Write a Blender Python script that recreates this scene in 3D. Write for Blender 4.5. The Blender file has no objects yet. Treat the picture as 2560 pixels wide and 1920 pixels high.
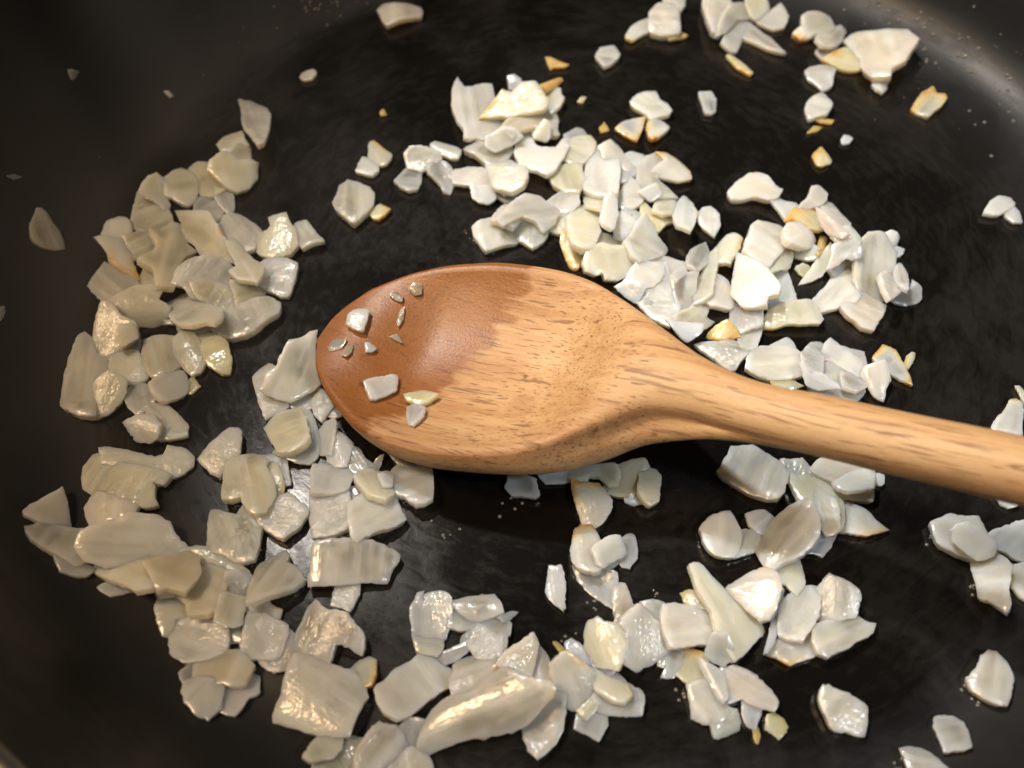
import bpy, math, random
import numpy as np
from mathutils import Vector, Matrix
from mathutils.geometry import delaunay_2d_cdt
from mathutils import noise as mnoise

SC = bpy.context.scene
COL = SC.collection
R = math.radians

# ------------------------------------------------------------------ camera
HFOV, TILT, CAM_H = 60.0, 33.0, 0.168
cam_d = bpy.data.cameras.new("camera")
cam = bpy.data.objects.new("camera", cam_d)
COL.objects.link(cam)
cam.location = (0, 0, CAM_H)
cam.rotation_euler = (R(TILT), 0, 0)
cam_d.sensor_width = 36
cam_d.angle = R(HFOV)
cam_d.clip_start = 0.005
cam_d.clip_end = 20
cam_d.dof.use_dof = True
cam_d.dof.focus_distance = 0.19
cam_d.dof.aperture_fstop = 13
SC.camera = cam

# ------------------------------------------------------------------ world: a dim kitchen
world = bpy.data.worlds.new("World")
SC.world = world
world.use_nodes = True
bg = world.node_tree.nodes["Background"]
bg.inputs["Color"].default_value = (1.0, 0.86, 0.70, 1)
bg.inputs["Strength"].default_value = 0.060

# ------------------------------------------------------------------ lamps
def lamp(name, kind, loc, aim, power, colour, **kw):
    d = bpy.data.lights.new(name, kind)
    d.energy = power
    d.color = colour
    for k, v in kw.items():
        setattr(d, k, v)
    o = bpy.data.objects.new(name, d)
    COL.objects.link(o)
    o.location = loc
    o.rotation_euler = (Vector(aim) - Vector(loc)).to_track_quat('-Z', 'Y').to_euler()
    return o

# the cooker-hood spot, up and behind the pan, aimed right of the middle
lamp("hood_spot", 'SPOT', (-0.23, 0.39, 0.70), (0.076, 0.152, 0.0), 31.0, (1.0, 0.93, 0.84),
     spot_size=R(24), spot_blend=1.0, shadow_soft_size=0.02)
# added warm fill light off to the left, unseen, lighting the whole pan
lamp("warm_fill", 'AREA', (-0.50, 0.05, 0.98), (0.0, 0.12, 0.0), 8.4, (1.0, 0.68, 0.40),
     shape='DISK', size=0.25)
# added neutral fill spot at the front right, unseen, brightening the lower right
lamp("right_fill", 'SPOT', (0.52, -0.28, 0.9), (0.105, 0.070, 0.0), 19.0, (0.94, 0.96, 1.0),
     spot_size=R(20), spot_blend=1.0, shadow_soft_size=0.03)

vs = SC.view_settings
vs.view_transform = 'Standard'
vs.look = 'None'
vs.exposure = 0.0
vs.gamma = 1.0
vs.use_curve_mapping = False

SC.cycles.max_bounces = 8
SC.cycles.diffuse_bounces = 3
SC.cycles.glossy_bounces = 3
SC.cycles.transmission_bounces = 6
SC.cycles.volume_bounces = 0
SC.cycles.volume_step_rate = 4.0

# ------------------------------------------------------------------ pixel -> direction (photograph is 2560 x 1920)
FPX = 1280 / math.tan(R(HFOV / 2))
CT, ST = math.cos(R(TILT)), math.sin(R(TILT))
def rays(P):
    P = np.asarray(P, float)
    x = (P[:, 0] - 1280) / FPX
    y = -(P[:, 1] - 960) / FPX
    return np.stack([x, ST + y * CT, -CT + y * ST], 1)
def on_plane(P, a, b, c):
    """where the rays through the pixels meet the plane z = a x + b y + c"""
    d = rays(P)
    k = (c - CAM_H) / (d[:, 2] - a * d[:, 0] - b * d[:, 1])
    q = d * k[:, None]
    q[:, 2] += CAM_H
    return q

# ------------------------------------------------------------------ helpers
def mesh_obj(name, verts, faces, mat, parent=None, loc=(0, 0, 0), smooth=True, sharp=None):
    me = bpy.data.meshes.new(name)
    me.from_pydata([tuple(v) for v in verts], [], [tuple(f) for f in faces])
    me.validate()
    me.materials.append(mat)
    if smooth:
        me.shade_smooth()
        if sharp:
            me.set_sharp_from_angle(angle=R(sharp))
    o = bpy.data.objects.new(name, me)
    COL.objects.link(o)
    o.location = loc
    if parent:
        o.parent = parent
    return o

def tag(o, label, cat, group=None, kind=None):
    o["label"] = label
    o["category"] = cat
    if group:
        o["group"] = group
    if kind:
        o["kind"] = kind
    return o

def new_mat(name):
    m = bpy.data.materials.new(name)
    m.use_nodes = True
    nt = m.node_tree
    return m, nt, nt.nodes["Principled BSDF"]

class NT:
    def __init__(s, nt): s.nt = nt
    def n(s, t, **kw):
        x = s.nt.nodes.new(t)
        for k, v in kw.items():
            if k.startswith("i_"):
                key = k[2:]
                x.inputs[int(key) if key.isdigit() else key.replace("_", " ")].default_value = v
            else:
                setattr(x, k, v)
        return x
    def l(s, a, b): s.nt.links.new(a, b)
    def noise(s, vec, scale, detail=3, rough=0.55, dist=0.0):
        x = s.n("ShaderNodeTexNoise"); x.inputs["Scale"].default_value = scale
        x.inputs["Detail"].default_value = detail; x.inputs["Roughness"].default_value = rough
        x.inputs["Distortion"].default_value = dist
        s.l(vec, x.inputs["Vector"]); return x.outputs["Fac"]
    def ramp(s, fac, stops):
        x = s.n("ShaderNodeValToRGB"); e = x.color_ramp.elements
        while len(e) < len(stops): e.new(0.5)
        for k, (p, c) in enumerate(stops):
            e[k].position = p
            e[k].color = (c, c, c, 1) if not isinstance(c, tuple) else (*c, 1)
        s.l(fac, x.inputs["Fac"]); return x.outputs["Color"]
    def mapping(s, vec, scale=(1, 1, 1), rot=(0, 0, 0)):
        x = s.n("ShaderNodeMapping"); x.inputs["Scale"].default_value = scale
        x.inputs["Rotation"].default_value = rot
        s.l(vec, x.inputs["Vector"]); return x.outputs["Vector"]
    def mixc(s, fac, a, b, mode='MIX'):
        x = s.n("ShaderNodeMix", data_type='RGBA', blend_type=mode)
        for sock, v in ((x.inputs[0], fac), (x.inputs[6], a), (x.inputs[7], b)):
            if isinstance(v, (int, float)): sock.default_value = v
            elif isinstance(v, tuple): sock.default_value = (*v, 1)
            else: s.l(v, sock)
        return x.outputs[2]
    def math(s, op, a, b=0.0, clamp=False):
        x = s.n("ShaderNodeMath", operation=op); x.use_clamp = clamp
        for k, v in enumerate((a, b)):
            if isinstance(v, (int, float)): x.inputs[k].default_value = v
            else: s.l(v, x.inputs[k])
        return x.outputs[0]
    def bump(s, h, strength, dist, normal=None):
        x = s.n("ShaderNodeBump"); x.inputs["Strength"].default_value = strength
        x.inputs["Distance"].default_value = dist
        s.l(h, x.inputs["Height"])
        if normal is not None: s.l(normal, x.inputs["Normal"])
        return x.outputs["Normal"]

# ------------------------------------------------------------------ materials
PCX, PCY = 0.020, 0.145          # centre of the pan

def pan_material():
    m, nt, b = new_mat("black_nonstick")
    N = NT(nt)
    tc = N.n("ShaderNodeTexCoord").outputs["Object"]
    # streaks that follow the sweep of the spoon round the pan: (angle, radius) space
    sep = N.n("ShaderNodeSeparateXYZ"); N.l(tc, sep.inputs[0])
    ang = N.math('ARCTAN2', sep.outputs[1], sep.outputs[0])
    rad = N.math('SQRT', N.math('ADD', N.math('MULTIPLY', sep.outputs[0], sep.outputs[0]), N.math('MULTIPLY', sep.outputs[1], sep.outputs[1])))
    comb = N.n("ShaderNodeCombineXYZ")
    N.l(N.math('MULTIPLY', ang, 0.035), comb.inputs[0]); N.l(rad, comb.inputs[1]); N.l(sep.outputs[2], comb.inputs[2])
    swirl = comb.outputs[0]
    streak = N.noise(swirl, 420, 5, 0.65, 0.6)
    patch = N.noise(tc, 28, 5, 0.62, 0.8)
    fine = N.noise(tc, 900, 3, 0.6)
    film = N.ramp(N.math('ADD', N.math('MULTIPLY', streak, 0.40), N.math('MULTIPLY', patch, 0.70)), [(0.49, 0.0), (0.66, 1.0)])
    rough = N.math('ADD', N.math('MULTIPLY', film, 0.12), 0.13)
    # the oil film ends where the wall begins to rise
    dry_lit = N.ramp(N.math('ADD', N.math('MULTIPLY', rad, 5.0), N.math('MULTIPLY', N.math('SUBTRACT', patch, 0.5), 0.10)), [(0.575, 0.0), (0.63, 1.0)])
    rough = N.math('ADD', rough, N.math('MULTIPLY', dry_lit, 0.24))
    N.l(N.math('ADD', rough, N.math('MULTIPLY', fine, 0.06)), b.inputs["Roughness"])
    col = N.mixc(film, (0.0042, 0.0037, 0.0033), (0.0120, 0.0113, 0.0107))
    col = N.mixc(N.math('MULTIPLY', dry_lit, 0.85), col, (0.016, 0.0175, 0.020))  # cool grey of light and haze on the wall, put into its colour
    N.l(col, b.inputs["Base Color"])
    b.inputs["Specular IOR Level"].default_value = 0.24
    nb = N.bump(fine, 0.10, 0.0001)
    nb = N.bump(streak, 0.07, 0.0004, nb)
    N.l(nb, b.inputs["Normal"])
    return m

def steel_material(name, col, rough):
    m, nt, b = new_mat(name)
    N = NT(nt)
    tc = N.n("ShaderNodeTexCoord").outputs["Object"]
    b.inputs["Base Color"].default_value = (*col, 1)
    b.inputs["Metallic"].default_value = 1.0
    N.l(N.math('ADD', N.math('MULTIPLY', N.noise(tc, 300, 3), 0.15), rough), b.inputs["Roughness"])
    return m

def onion_material():
    """colour of the piece comes from Object Info (tone, alpha = how glassy), browning from a point attribute"""
    m, nt, b = new_mat("onion_flesh")
    N = NT(nt)
    tc = N.n("ShaderNodeTexCoord").outputs["Object"]
    oi = N.n("ShaderNodeObjectInfo")
    rnd = oi.outputs["Random"]
    off = N.n("ShaderNodeVectorMath", operation='ADD')
    cmb = N.n("ShaderNodeCombineXYZ")
    N.l(rnd, cmb.inputs[0]); N.l(rnd, cmb.inputs[1])
    N.l(tc, off.inputs[0]); N.l(cmb.outputs[0], off.inputs[1])
    vec = off.outputs[0]
    # fibres: along local x (the mesh is built so that x is the grain)
    fib = N.noise(N.mapping(vec, (0.10, 1.0, 0.3)), 1300, 2, 0.5)
    vein = N.noise(N.mapping(vec, (0.05, 1.0, 0.2)), 520, 2, 0.6)
    cloud = N.noise(vec, 120, 2, 0.5)
    tone = oi.outputs["Color"]
    c1 = N.mixc(N.math('MULTIPLY', N.ramp(cloud, [(0.25, 0.0), (0.78, 1.0)]), 0.30), tone, (0.86, 0.78, 0.58), 'MULTIPLY')
    c1 = N.mixc(N.math('MULTIPLY', N.ramp(vein, [(0.46, 0.0), (0.66, 1.0)]), 0.32), c1, (0.95, 0.93, 0.86))
    at = N.n("ShaderNodeAttribute", attribute_name="brown", attribute_type='GEOMETRY')
    br = N.math('MULTIPLY', at.outputs["Fac"], N.math('ADD', N.math('MULTIPLY', N.noise(vec, 420, 3, 0.6), 1.3), 0.30))
    c2 = N.mixc(N.ramp(br, [(0.12, 0.0), (0.62, 1.0)]), c1, (0.60, 0.36, 0.125))
    c3 = N.mixc(N.ramp(br, [(0.62, 0.0), (1.0, 1.0)]), c2, (0.26, 0.095, 0.024))
    N.l(c3, b.inputs["Base Color"])
    b.inputs["Subsurface Weight"].default_value = 1.0
    b.inputs["Subsurface Radius"].default_value = (1.0, 0.75, 0.48)
    b.inputs["Subsurface Scale"].default_value = 0.0060
    b.inputs["IOR"].default_value = 1.38
    # glassy centres, whiter cut edges and fibres
    ed = N.n("ShaderNodeAttribute", attribute_name="edge", attribute_type='GEOMETRY').outputs["Fac"]
    mod = N.ramp(N.noise(vec, 150, 2, 0.5), [(0.25, 0.50), (0.75, 1.0)])
    mod = N.math('MULTIPLY', mod, N.math('SUBTRACT', 1.0, N.math('MULTIPLY', ed, 0.62)))
    mod = N.math('MULTIPLY', mod, N.ramp(vein, [(0.40, 1.0), (0.70, 0.68)]))
    glass = N.math('MULTIPLY', oi.outputs["Alpha"], N.math('SUBTRACT', 1.0, N.ramp(br, [(0.1, 0.0), (0.6, 1.0)])))
    glass = N.math('MULTIPLY', glass, mod, True)
    N.l(glass, b.inputs["Transmission Weight"])
    wet = N.noise(vec, 240, 2, 0.5)
    b.inputs["Roughness"].default_value = 0.34
    b.inputs["Coat Weight"].default_value = 1.0
    b.inputs["Coat IOR"].default_value = 1.40
    N.l(N.ramp(wet, [(0.30, 0.09), (0.70, 0.24)]), b.inputs["Coat Roughness"])
    b.inputs["Specular IOR Level"].default_value = 0.4
    nb = N.bump(fib, 0.20, 0.0003)
    nb = N.bump(N.noise(vec, 330, 2, 0.5), 0.30, 0.0007, nb)
    # some pieces have a finely crumpled wet skin that sparkles
    sp = N.n("ShaderNodeBump"); sp.inputs["Distance"].default_value = 0.0012
    N.l(N.ramp(N.math('FRACT', N.math('MULTIPLY', rnd, 7.31)), [(0.35, 0.0), (1.0, 0.42)]), sp.inputs["Strength"])
    N.l(N.noise(N.mapping(vec, (0.8, 1.0, 1.0)), 950, 2, 0.55), sp.inputs["Height"]); N.l(nb, sp.inputs["Normal"])
    N.l(nb, b.inputs["Normal"])
    N.l(sp.outputs["Normal"], b.inputs["Coat Normal"])
    return m

def wood_material():
    """spoon local frame: x along the spoon from the tip to the handle, y across towards the far rim"""
    m, nt, b = new_mat("beech_wood")
    N = NT(nt)
    tc = N.n("ShaderNodeTexCoord").outputs["Object"]
    sep = N.n("ShaderNodeSeparateXYZ"); N.l(tc, sep.inputs[0])
    sx, sy = sep.outputs[0], sep.outputs[1]
    warp = N.noise(tc, 14, 2)
    wv = N.n("ShaderNodeVectorMath", operation='ADD'); cmb = N.n("ShaderNodeCombineXYZ")
    N.l(N.math('MULTIPLY', warp, 0.006), cmb.inputs[1])
    N.l(tc, wv.inputs[0]); N.l(cmb.outputs[0], wv.inputs[1])
    v = wv.outputs[0]
    rings = N.noise(N.mapping(v, (0.020, 1.0, 0.8)), 620, 3, 0.6)
    bands = N.noise(N.mapping(v, (0.03, 1.0, 0.6)), 95, 2, 0.5)
    pores = N.noise(N.mapping(v, (0.048, 1.2, 1.2)), 2300, 2, 0.45)
    pores2 = N.noise(N.mapping(v, (0.07, 1.0, 1.0)), 700, 2, 0.5)
    flecks = N.noise(N.mapping(v, (0.5, 1.0, 1.0)), 1500, 2, 0.5)
    base = N.mixc(N.ramp(bands, [(0.30, 0.0), (0.70, 1.0)]), (0.57, 0.385, 0.205), (0.48, 0.290, 0.130))
    base = N.mixc(N.math('MULTIPLY', N.ramp(rings, [(0.42, 0.0), (0.66, 1.0)]), 0.50), base, (0.36, 0.165, 0.060))
    base = N.mixc(N.math('MULTIPLY', N.ramp(flecks, [(0.55, 0.0), (0.75, 1.0)]), 0.25), base, (0.72, 0.48, 0.26))
    pm = N.math('MAXIMUM', N.ramp(pores, [(0.60, 0.0), (0.66, 1.0)]), N.math('MULTIPLY', N.ramp(pores2, [(0.63, 0.0), (0.70, 1.0)]), 0.9))
    # oil-soaked tip: a slanting, frayed front, plus the wet near rim and one drop mark
    nz = N.math('MULTIPLY', N.math('SUBTRACT', N.noise(tc, 120, 4, 0.6), 0.5), 0.012)
    grain = N.math('MULTIPLY', N.math('SUBTRACT', N.noise(N.mapping(tc, (0.06, 1, 1)), 500, 2), 0.5), 0.010)
    front = N.math('ADD', N.math('ADD', sx, N.math('MULTIPLY', sy, -0.36)), N.math('ADD', nz, grain))
    wet = N.ramp(N.math('MULTIPLY', front, 10.0), [(0.270, 1.0), (0.300, 0.0)])
    half = N.ramp(N.math('MULTIPLY', front, 10.0), [(0.33, 1.0), (0.46, 0.0)])
    at = N.n("ShaderNodeAttribute", attribute_name="soaked", attribute_type='GEOMETRY')
    soak = N.math('MAXIMUM', wet, N.math('MULTIPLY', at.outputs["Fac"], 0.55))
    soak = N.math('MAXIMUM', soak, N.math('MULTIPLY', half, 0.30))
    dx = N.math('SUBTRACT', sx, 0.0455); dy = N.math('ADD', sy, 0.0075)
    dd = N.math('SQRT', N.math('ADD', N.math('MULTIPLY', dx, dx), N.math('MULTIPLY', dy, dy)))
    drop = N.ramp(N.math('MULTIPLY', N.math('ADD', dd, N.math('MULTIPLY', nz, 0.2)), 100.0), [(0.28, 0.35), (0.40, 0.0)])
    soak = N.math('MAXIMUM', soak, drop)
    col = N.mixc(soak, base, N.mixc(0.75, base, (0.50, 0.245, 0.085), 'MULTIPLY'))
    col = N.mixc(N.math('MULTIPLY', wet, 0.68), col, (0.215, 0.074, 0.008))
    col = N.mixc(N.math('MULTIPLY', pm, 0.70), col, (0.11, 0.042, 0.016))
    N.l(col, b.inputs["Base Color"])
    fine = N.noise(tc, 1600, 3, 0.7)
    N.l(N.math('SUBTRACT', N.math('ADD', 0.50, N.math('MULTIPLY', fine, 0.18)), N.math("MULTIPLY", wet, 0.18)), b.inputs["Roughness"])
    N.l(N.math('MULTIPLY', wet, 0.04), b.inputs["Coat Weight"])
    b.inputs["Coat Roughness"].default_value = 0.16
    nb = N.bump(fine, 0.28, 0.0003)
    nb = N.bump(pm, -0.5, 0.0003, nb)
    nb = N.bump(N.noise(tc, 300, 3, 0.6), 0.12, 0.0005, nb)
    N.l(nb, b.inputs["Normal"])
    N.l(nb, b.inputs["Coat Normal"])
    return m

def oil_material():
    m, nt, b = new_mat("cooking_oil")
    b.inputs["Base Color"].default_value = (0.90, 0.86, 0.76, 1)
    b.inputs["Transmission Weight"].default_value = 0.86
    b.inputs["Roughness"].default_value = 0.14
    b.inputs["IOR"].default_value = 1.46
    return m

M_PAN = pan_material()
M_RIM = steel_material("pan_rim_steel", (0.30, 0.30, 0.31), 0.40)
M_ONION = onion_material()
M_WOOD = wood_material()
M_OIL = oil_material()

def hob_material():
    m, nt, b = new_mat("hob_enamel")
    N = NT(nt)
    tc = N.n("ShaderNodeTexCoord").outputs["Object"]
    N.l(N.mixc(N.noise(tc, 40, 4), (0.012, 0.012, 0.012), (0.022, 0.021, 0.020)), b.inputs["Base Color"])
    b.inputs["Roughness"].default_value = 0.3
    return m
M_HOB = hob_material()

# ------------------------------------------------------------------ frying pan
R0, RF, WALL_DEG, PAN_H = 0.121, 0.021, 70.0, 0.041
def pan_profile():
    p = [(0.0, 0.0)]
    p += [(R0 * k / 24, 0.0) for k in range(1, 25)]
    for k in range(1, 15):
        a = R(WALL_DEG) * k / 14
        p.append((R0 + RF * math.sin(a), RF * (1 - math.cos(a))))
    r, z = p[-1]
    n = 8
    dz = (PAN_H - z) / n
    for k in range(n):
        r += dz / math.tan(R(WALL_DEG)); z += dz
        p.append((r, z))
    return p
PROF = pan_profile()
PR = np.array([q[0] for q in PROF]); PZ = np.array([q[1] for q in PROF])
RIM_R = PROF[-1][0]
def pan_z(x, y):
    return np.interp(np.hypot(x - PCX, y - PCY), PR, PZ, right=PAN_H)

def lathe(prof, seg=160):
    verts, faces, idx = [], [], []
    for (r, z) in prof:
        if r < 1e-6:
            idx.append([len(verts)] * seg); verts.append((0, 0, z))
        else:
            idx.append(list(range(len(verts), len(verts) + seg)))
            for k in range(seg):
                a = 2 * math.pi * k / seg
                verts.append((r * math.cos(a), r * math.sin(a), z))
    for i in range(len(prof) - 1):
        A, B = idx[i], idx[i + 1]
        for k in range(seg):
            f = [A[k], A[(k + 1) % seg], B[(k + 1) % seg], B[k]]
            g = []
            for q in f:
                if q not in g: g.append(q)
            if len(g) > 2: faces.append(g)
    return verts, faces

pan = bpy.data.objects.new("frying_pan", None)
COL.objects.link(pan)
pan.location = (PCX, PCY, 0)
tag(pan, "round black non-stick frying pan holding the onions", "frying pan")
outer = [(r + 0.0022, z) for (r, z) in reversed(PROF) if r > R0] + [(R0 - 0.002, -0.0045), (0.0, -0.0045)]
v, f = lathe(PROF + outer)
mesh_obj("pan_body", v, f, M_PAN, pan, sharp=50)
rim = [(RIM_R + 0.0011 + 0.0021 * math.cos(a), PAN_H + 0.0012 + 0.0021 * math.sin(a)) for a in [2 * math.pi * k / 14 for k in range(15)]]
v, f = lathe(rim)
rim_o = mesh_obj("rim", v, f, M_RIM, pan)
rim_o["label"] = "bright steel rim of the pan"

s = 1.2
hob = mesh_obj("hob", [(-s, -s, 0), (s, -s, 0), (s, s, 0), (-s, s, 0)], [(0, 1, 2, 3)], M_HOB, loc=(PCX, PCY, -0.0065), smooth=False)
hob["kind"] = "structure"

# ------------------------------------------------------------------ wooden spoon
# rim of the bowl and sides of the handle as pixels, far side and near side
FAR = [(788, 914), (792, 850), (828, 798), (900, 740), (987, 694), (1103, 662), (1219, 651), (1280, 654), (1396, 671), (1483, 700),
       (1555, 740), (1613, 781), (1685, 836), (1757, 890), (1830, 930), (1919, 962), (2065, 990), (2209, 1020), (2354, 1050), (2499, 1079), (2640, 1108)]
NEAR = [(788, 914), (793, 931), (808, 969), (837, 1012), (871, 1050), (929, 1087), (987, 1111), (1074, 1131), (1180, 1137), (1280, 1132),
        (1396, 1113), (1511, 1080), (1613, 1050), (1714, 1058), (1830, 1088), (1919, 1112), (2065, 1146), (2209, 1182), (2354, 1216), (2499, 1252), (2640, 1286)]
# spoon plane: height rises along the handle, which lies on the pan's rim outside the picture
SP_SLOPE = 0.228
ax_dir0 = Vector((1.0, -0.235, 0)).normalized()
bowl0 = Vector((-0.012, 0.096, 0))
SP_Z0 = 0.0172
SA, SB = SP_SLOPE * ax_dir0.x, SP_SLOPE * ax_dir0.y
SCc = SP_Z0 - SA * bowl0.x - SB * bowl0.y
far3 = on_plane(FAR, SA, SB, SCc); near3 = on_plane(NEAR, SA, SB, SCc)
tip = Vector(far3[0])
mid_a = Vector((far3[16] + near3[16]) / 2); mid_b = Vector((far3[19] + near3[19]) / 2)
X = (mid_b - mid_a).normalized()
nrm = Vector((-SA, -SB, 1)).normalized()
Yv = nrm.cross(X).normalized()
org = mid_a + X * ((tip - mid_a).dot(X))
SPM = Matrix(((X.x, Yv.x, nrm.x, org.x), (X.y, Yv.y, nrm.y, org.y), (X.z, Yv.z, nrm.z, org.z), (0, 0, 0, 1)))
SPI = SPM.inverted()
fl = np.array([SPI @ Vector(q) for q in far3]); nl = np.array([SPI @ Vector(q) for q in near3])
loop = np.concatenate([nl[::-1], fl[1:]])
it_ = int(np.argmin(loop[:, 0]))
fl, nl = loop[it_:].copy(), loop[:it_ + 1][::-1].copy()
L_SEEN = fl[-1][0]
L_ALL = 0.285
def smooth_interp(s, xs, ys):
    i = int(np.searchsorted(xs, s)) - 1
    i = max(0, min(i, len(xs) - 2))
    def tan(k):
        if k <= 0 or k >= len(xs) - 1: return (ys[min(k + 1, len(xs) - 1)] - ys[max(k - 1, 0)]) / (xs[min(k + 1, len(xs) - 1)] - xs[max(k - 1, 0)])
        return (ys[k + 1] - ys[k - 1]) / (xs[k + 1] - xs[k - 1])
    h = xs[i + 1] - xs[i]; t = (s - xs[i]) / h
    m0, m1 = tan(i) * h, tan(i + 1) * h
    return (2*t**3 - 3*t**2 + 1) * ys[i] + (t**3 - 2*t**2 + t) * m0 + (-2*t**3 + 3*t**2) * ys[i + 1] + (t**3 - t**2) * m1
def mono(a):
    a = a.copy()
    for k in range(1, len(a)):
        if a[k][0] <= a[k - 1][0] + 1e-5: a[k][0] = a[k - 1][0] + 1e-5
    return a
fl, nl = mono(fl), mono(nl)
S0 = max(fl[0][0], nl[0][0])
def edges(sv):
    if sv > L_SEEN:
        e = (fl[-1][1], nl[-1][1])
        return e
    return smooth_interp(sv, fl[:, 0], fl[:, 1]), smooth_interp(sv, nl[:, 0], nl[:, 1])
def sstep(x, a, b):
    t = min(1, max(0, (x - a) / (b - a))); return t * t * (3 - 2 * t)
BOWL_LEN = float((SPI @ Vector(far3[13]))[0])          # where the neck starts
def spoon_shape(sv):
    """far y, near y, bowl depth, body thickness, crown of the handle"""
    yf, yn = edges(sv)
    hb = sstep(sv, BOWL_LEN * 0.62, BOWL_LEN * 1.10)      # 0 in the bowl, 1 in the handle
    u = max(0.0, min(1.0, sv / (BOWL_LEN * 0.80)))
    bowl = (max(0.0, math.sin(math.pi * min(1, u * 0.86 + 0.10)))) ** 0.8
    tipf = sstep(sv, -0.001, 0.020)
    depth = 0.0082 * bowl * tipf * (1 - hb)
    w = abs(yf - yn)
    mid = (yf + yn) / 2
    k_ = 1 - 0.13 * hb                                    # a round handle looks wider than its section in the spoon's plane
    yf, yn = mid + (yf - mid) * k_, mid + (yn - mid) * k_
    w *= k_
    thick = (0.0118 * tipf + 0.0022) * (1 - hb) + (w * 0.50) * hb
    crown = w * 0.46 * hb
    return yf, yn, depth, thick, crown
def spoon_top(sv, v, sh):
    yf, yn, depth, thick, crown = sh
    lip = max(0.0, (abs(v) - 0.92) / 0.08)
    vv = min(1.0, abs(v) / 0.93)
    z = -depth * (1 - vv ** 2.2)
    z -= 0.0007 * lip ** 2.2 * (1 if depth > 0.0003 else 0.3)
    z += crown * math.sqrt(max(0, 1 - v * v))
    return z
stations = [S0 + 0.00004] + [S0 + 0.016 * (k / 16) ** 1.9 for k in range(1, 17)] + list(np.linspace(S0 + 0.018, L_ALL, 150))
NV = 34
verts, faces, soaked = [], [], []
for sv in stations:
    sh = spoon_shape(sv)
    yf, yn, depth, thick, crown = sh
    endf = 1.0
    if sv > L_ALL - 0.006:
        endf = math.sqrt(max(0.02, 1 - ((sv - L_ALL + 0.006) / 0.006) ** 2))
    hbz = sstep(sv, BOWL_LEN * 0.62, BOWL_LEN * 1.10)
    for k in range(NV):                                   # top, from far to near
        v = math.cos(math.pi * k / (NV - 1))
        y = (yf + yn) / 2 + v * (yf - yn) / 2 * endf
        z = spoon_top(sv, v, sh) * endf
        z += 0.00022 * mnoise.noise(Vector((sv * 70, y * 160, 0)))
        verts.append((sv, y, z))
        edge = abs(v) ** 6 if v < 0 else abs(v) ** 9 * 0.7
        soaked.append(max(0, edge * (1 - hbz)))
    for k in range(1, NV - 1):                            # underside, from near to far
        v = -math.cos(math.pi * k / (NV - 1))
        y = (yf + yn) / 2 + v * (yf - yn) / 2 * endf
        p = 2.8 - 0.8 * hbz
        z = -thick * (1 - abs(v) ** p) ** (1 / p) * endf - 0.0007 * (1 - hbz)
        if v < 0:                                         # the near flank swells out below the rim, most at the neck
            q_ = min(1.0, -z / thick)
            y -= (0.0006 + 0.0034 * math.exp(-((sv - BOWL_LEN * 0.92) / 0.020) ** 2)) * math.sin(math.pi * min(1, q_ * 1.15) * 0.87) * sstep(sv, 0.004, 0.03) * (1 - sstep(sv, BOWL_LEN * 0.95, BOWL_LEN * 1.30))
        z += 0.00025 * mnoise.noise(Vector((sv * 90, y * 90, 5)))
        verts.append((sv, y, z)); soaked.append(0.25 * (1 - hbz))
NR = 2 * NV - 2
for i in range(len(stations) - 1):
    for k in range(NR):
        faces.append((i * NR + k, i * NR + (k + 1) % NR, (i + 1) * NR + (k + 1) % NR, (i + 1) * NR + k))
faces.append(tuple(range(NR))[::-1])
faces.append(tuple((len(stations) - 1) * NR + k for k in range(NR)))
spoon = mesh_obj("wooden_spoon", verts, faces, M_WOOD, sharp=60)
at = spoon.data.attributes.new("soaked", 'FLOAT', 'POINT')
at.data.foreach_set("value", soaked)
spoon.matrix_world = SPM
tag(spoon, "worn beech wooden spoon with an oil darkened tip lying across the pan", "spoon")
_vz = min((SPM @ Vector(q)).z for q in verts)
print("spoon lowest z", round(_vz, 5), "bowl len", round(BOWL_LEN, 4), "rim point",
      [tuple(round(c, 4) for c in SPM @ Vector((s_, 0, -0.006))) for s_ in (0.15, 0.19, 0.22)], "rimR", RIM_R)

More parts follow.
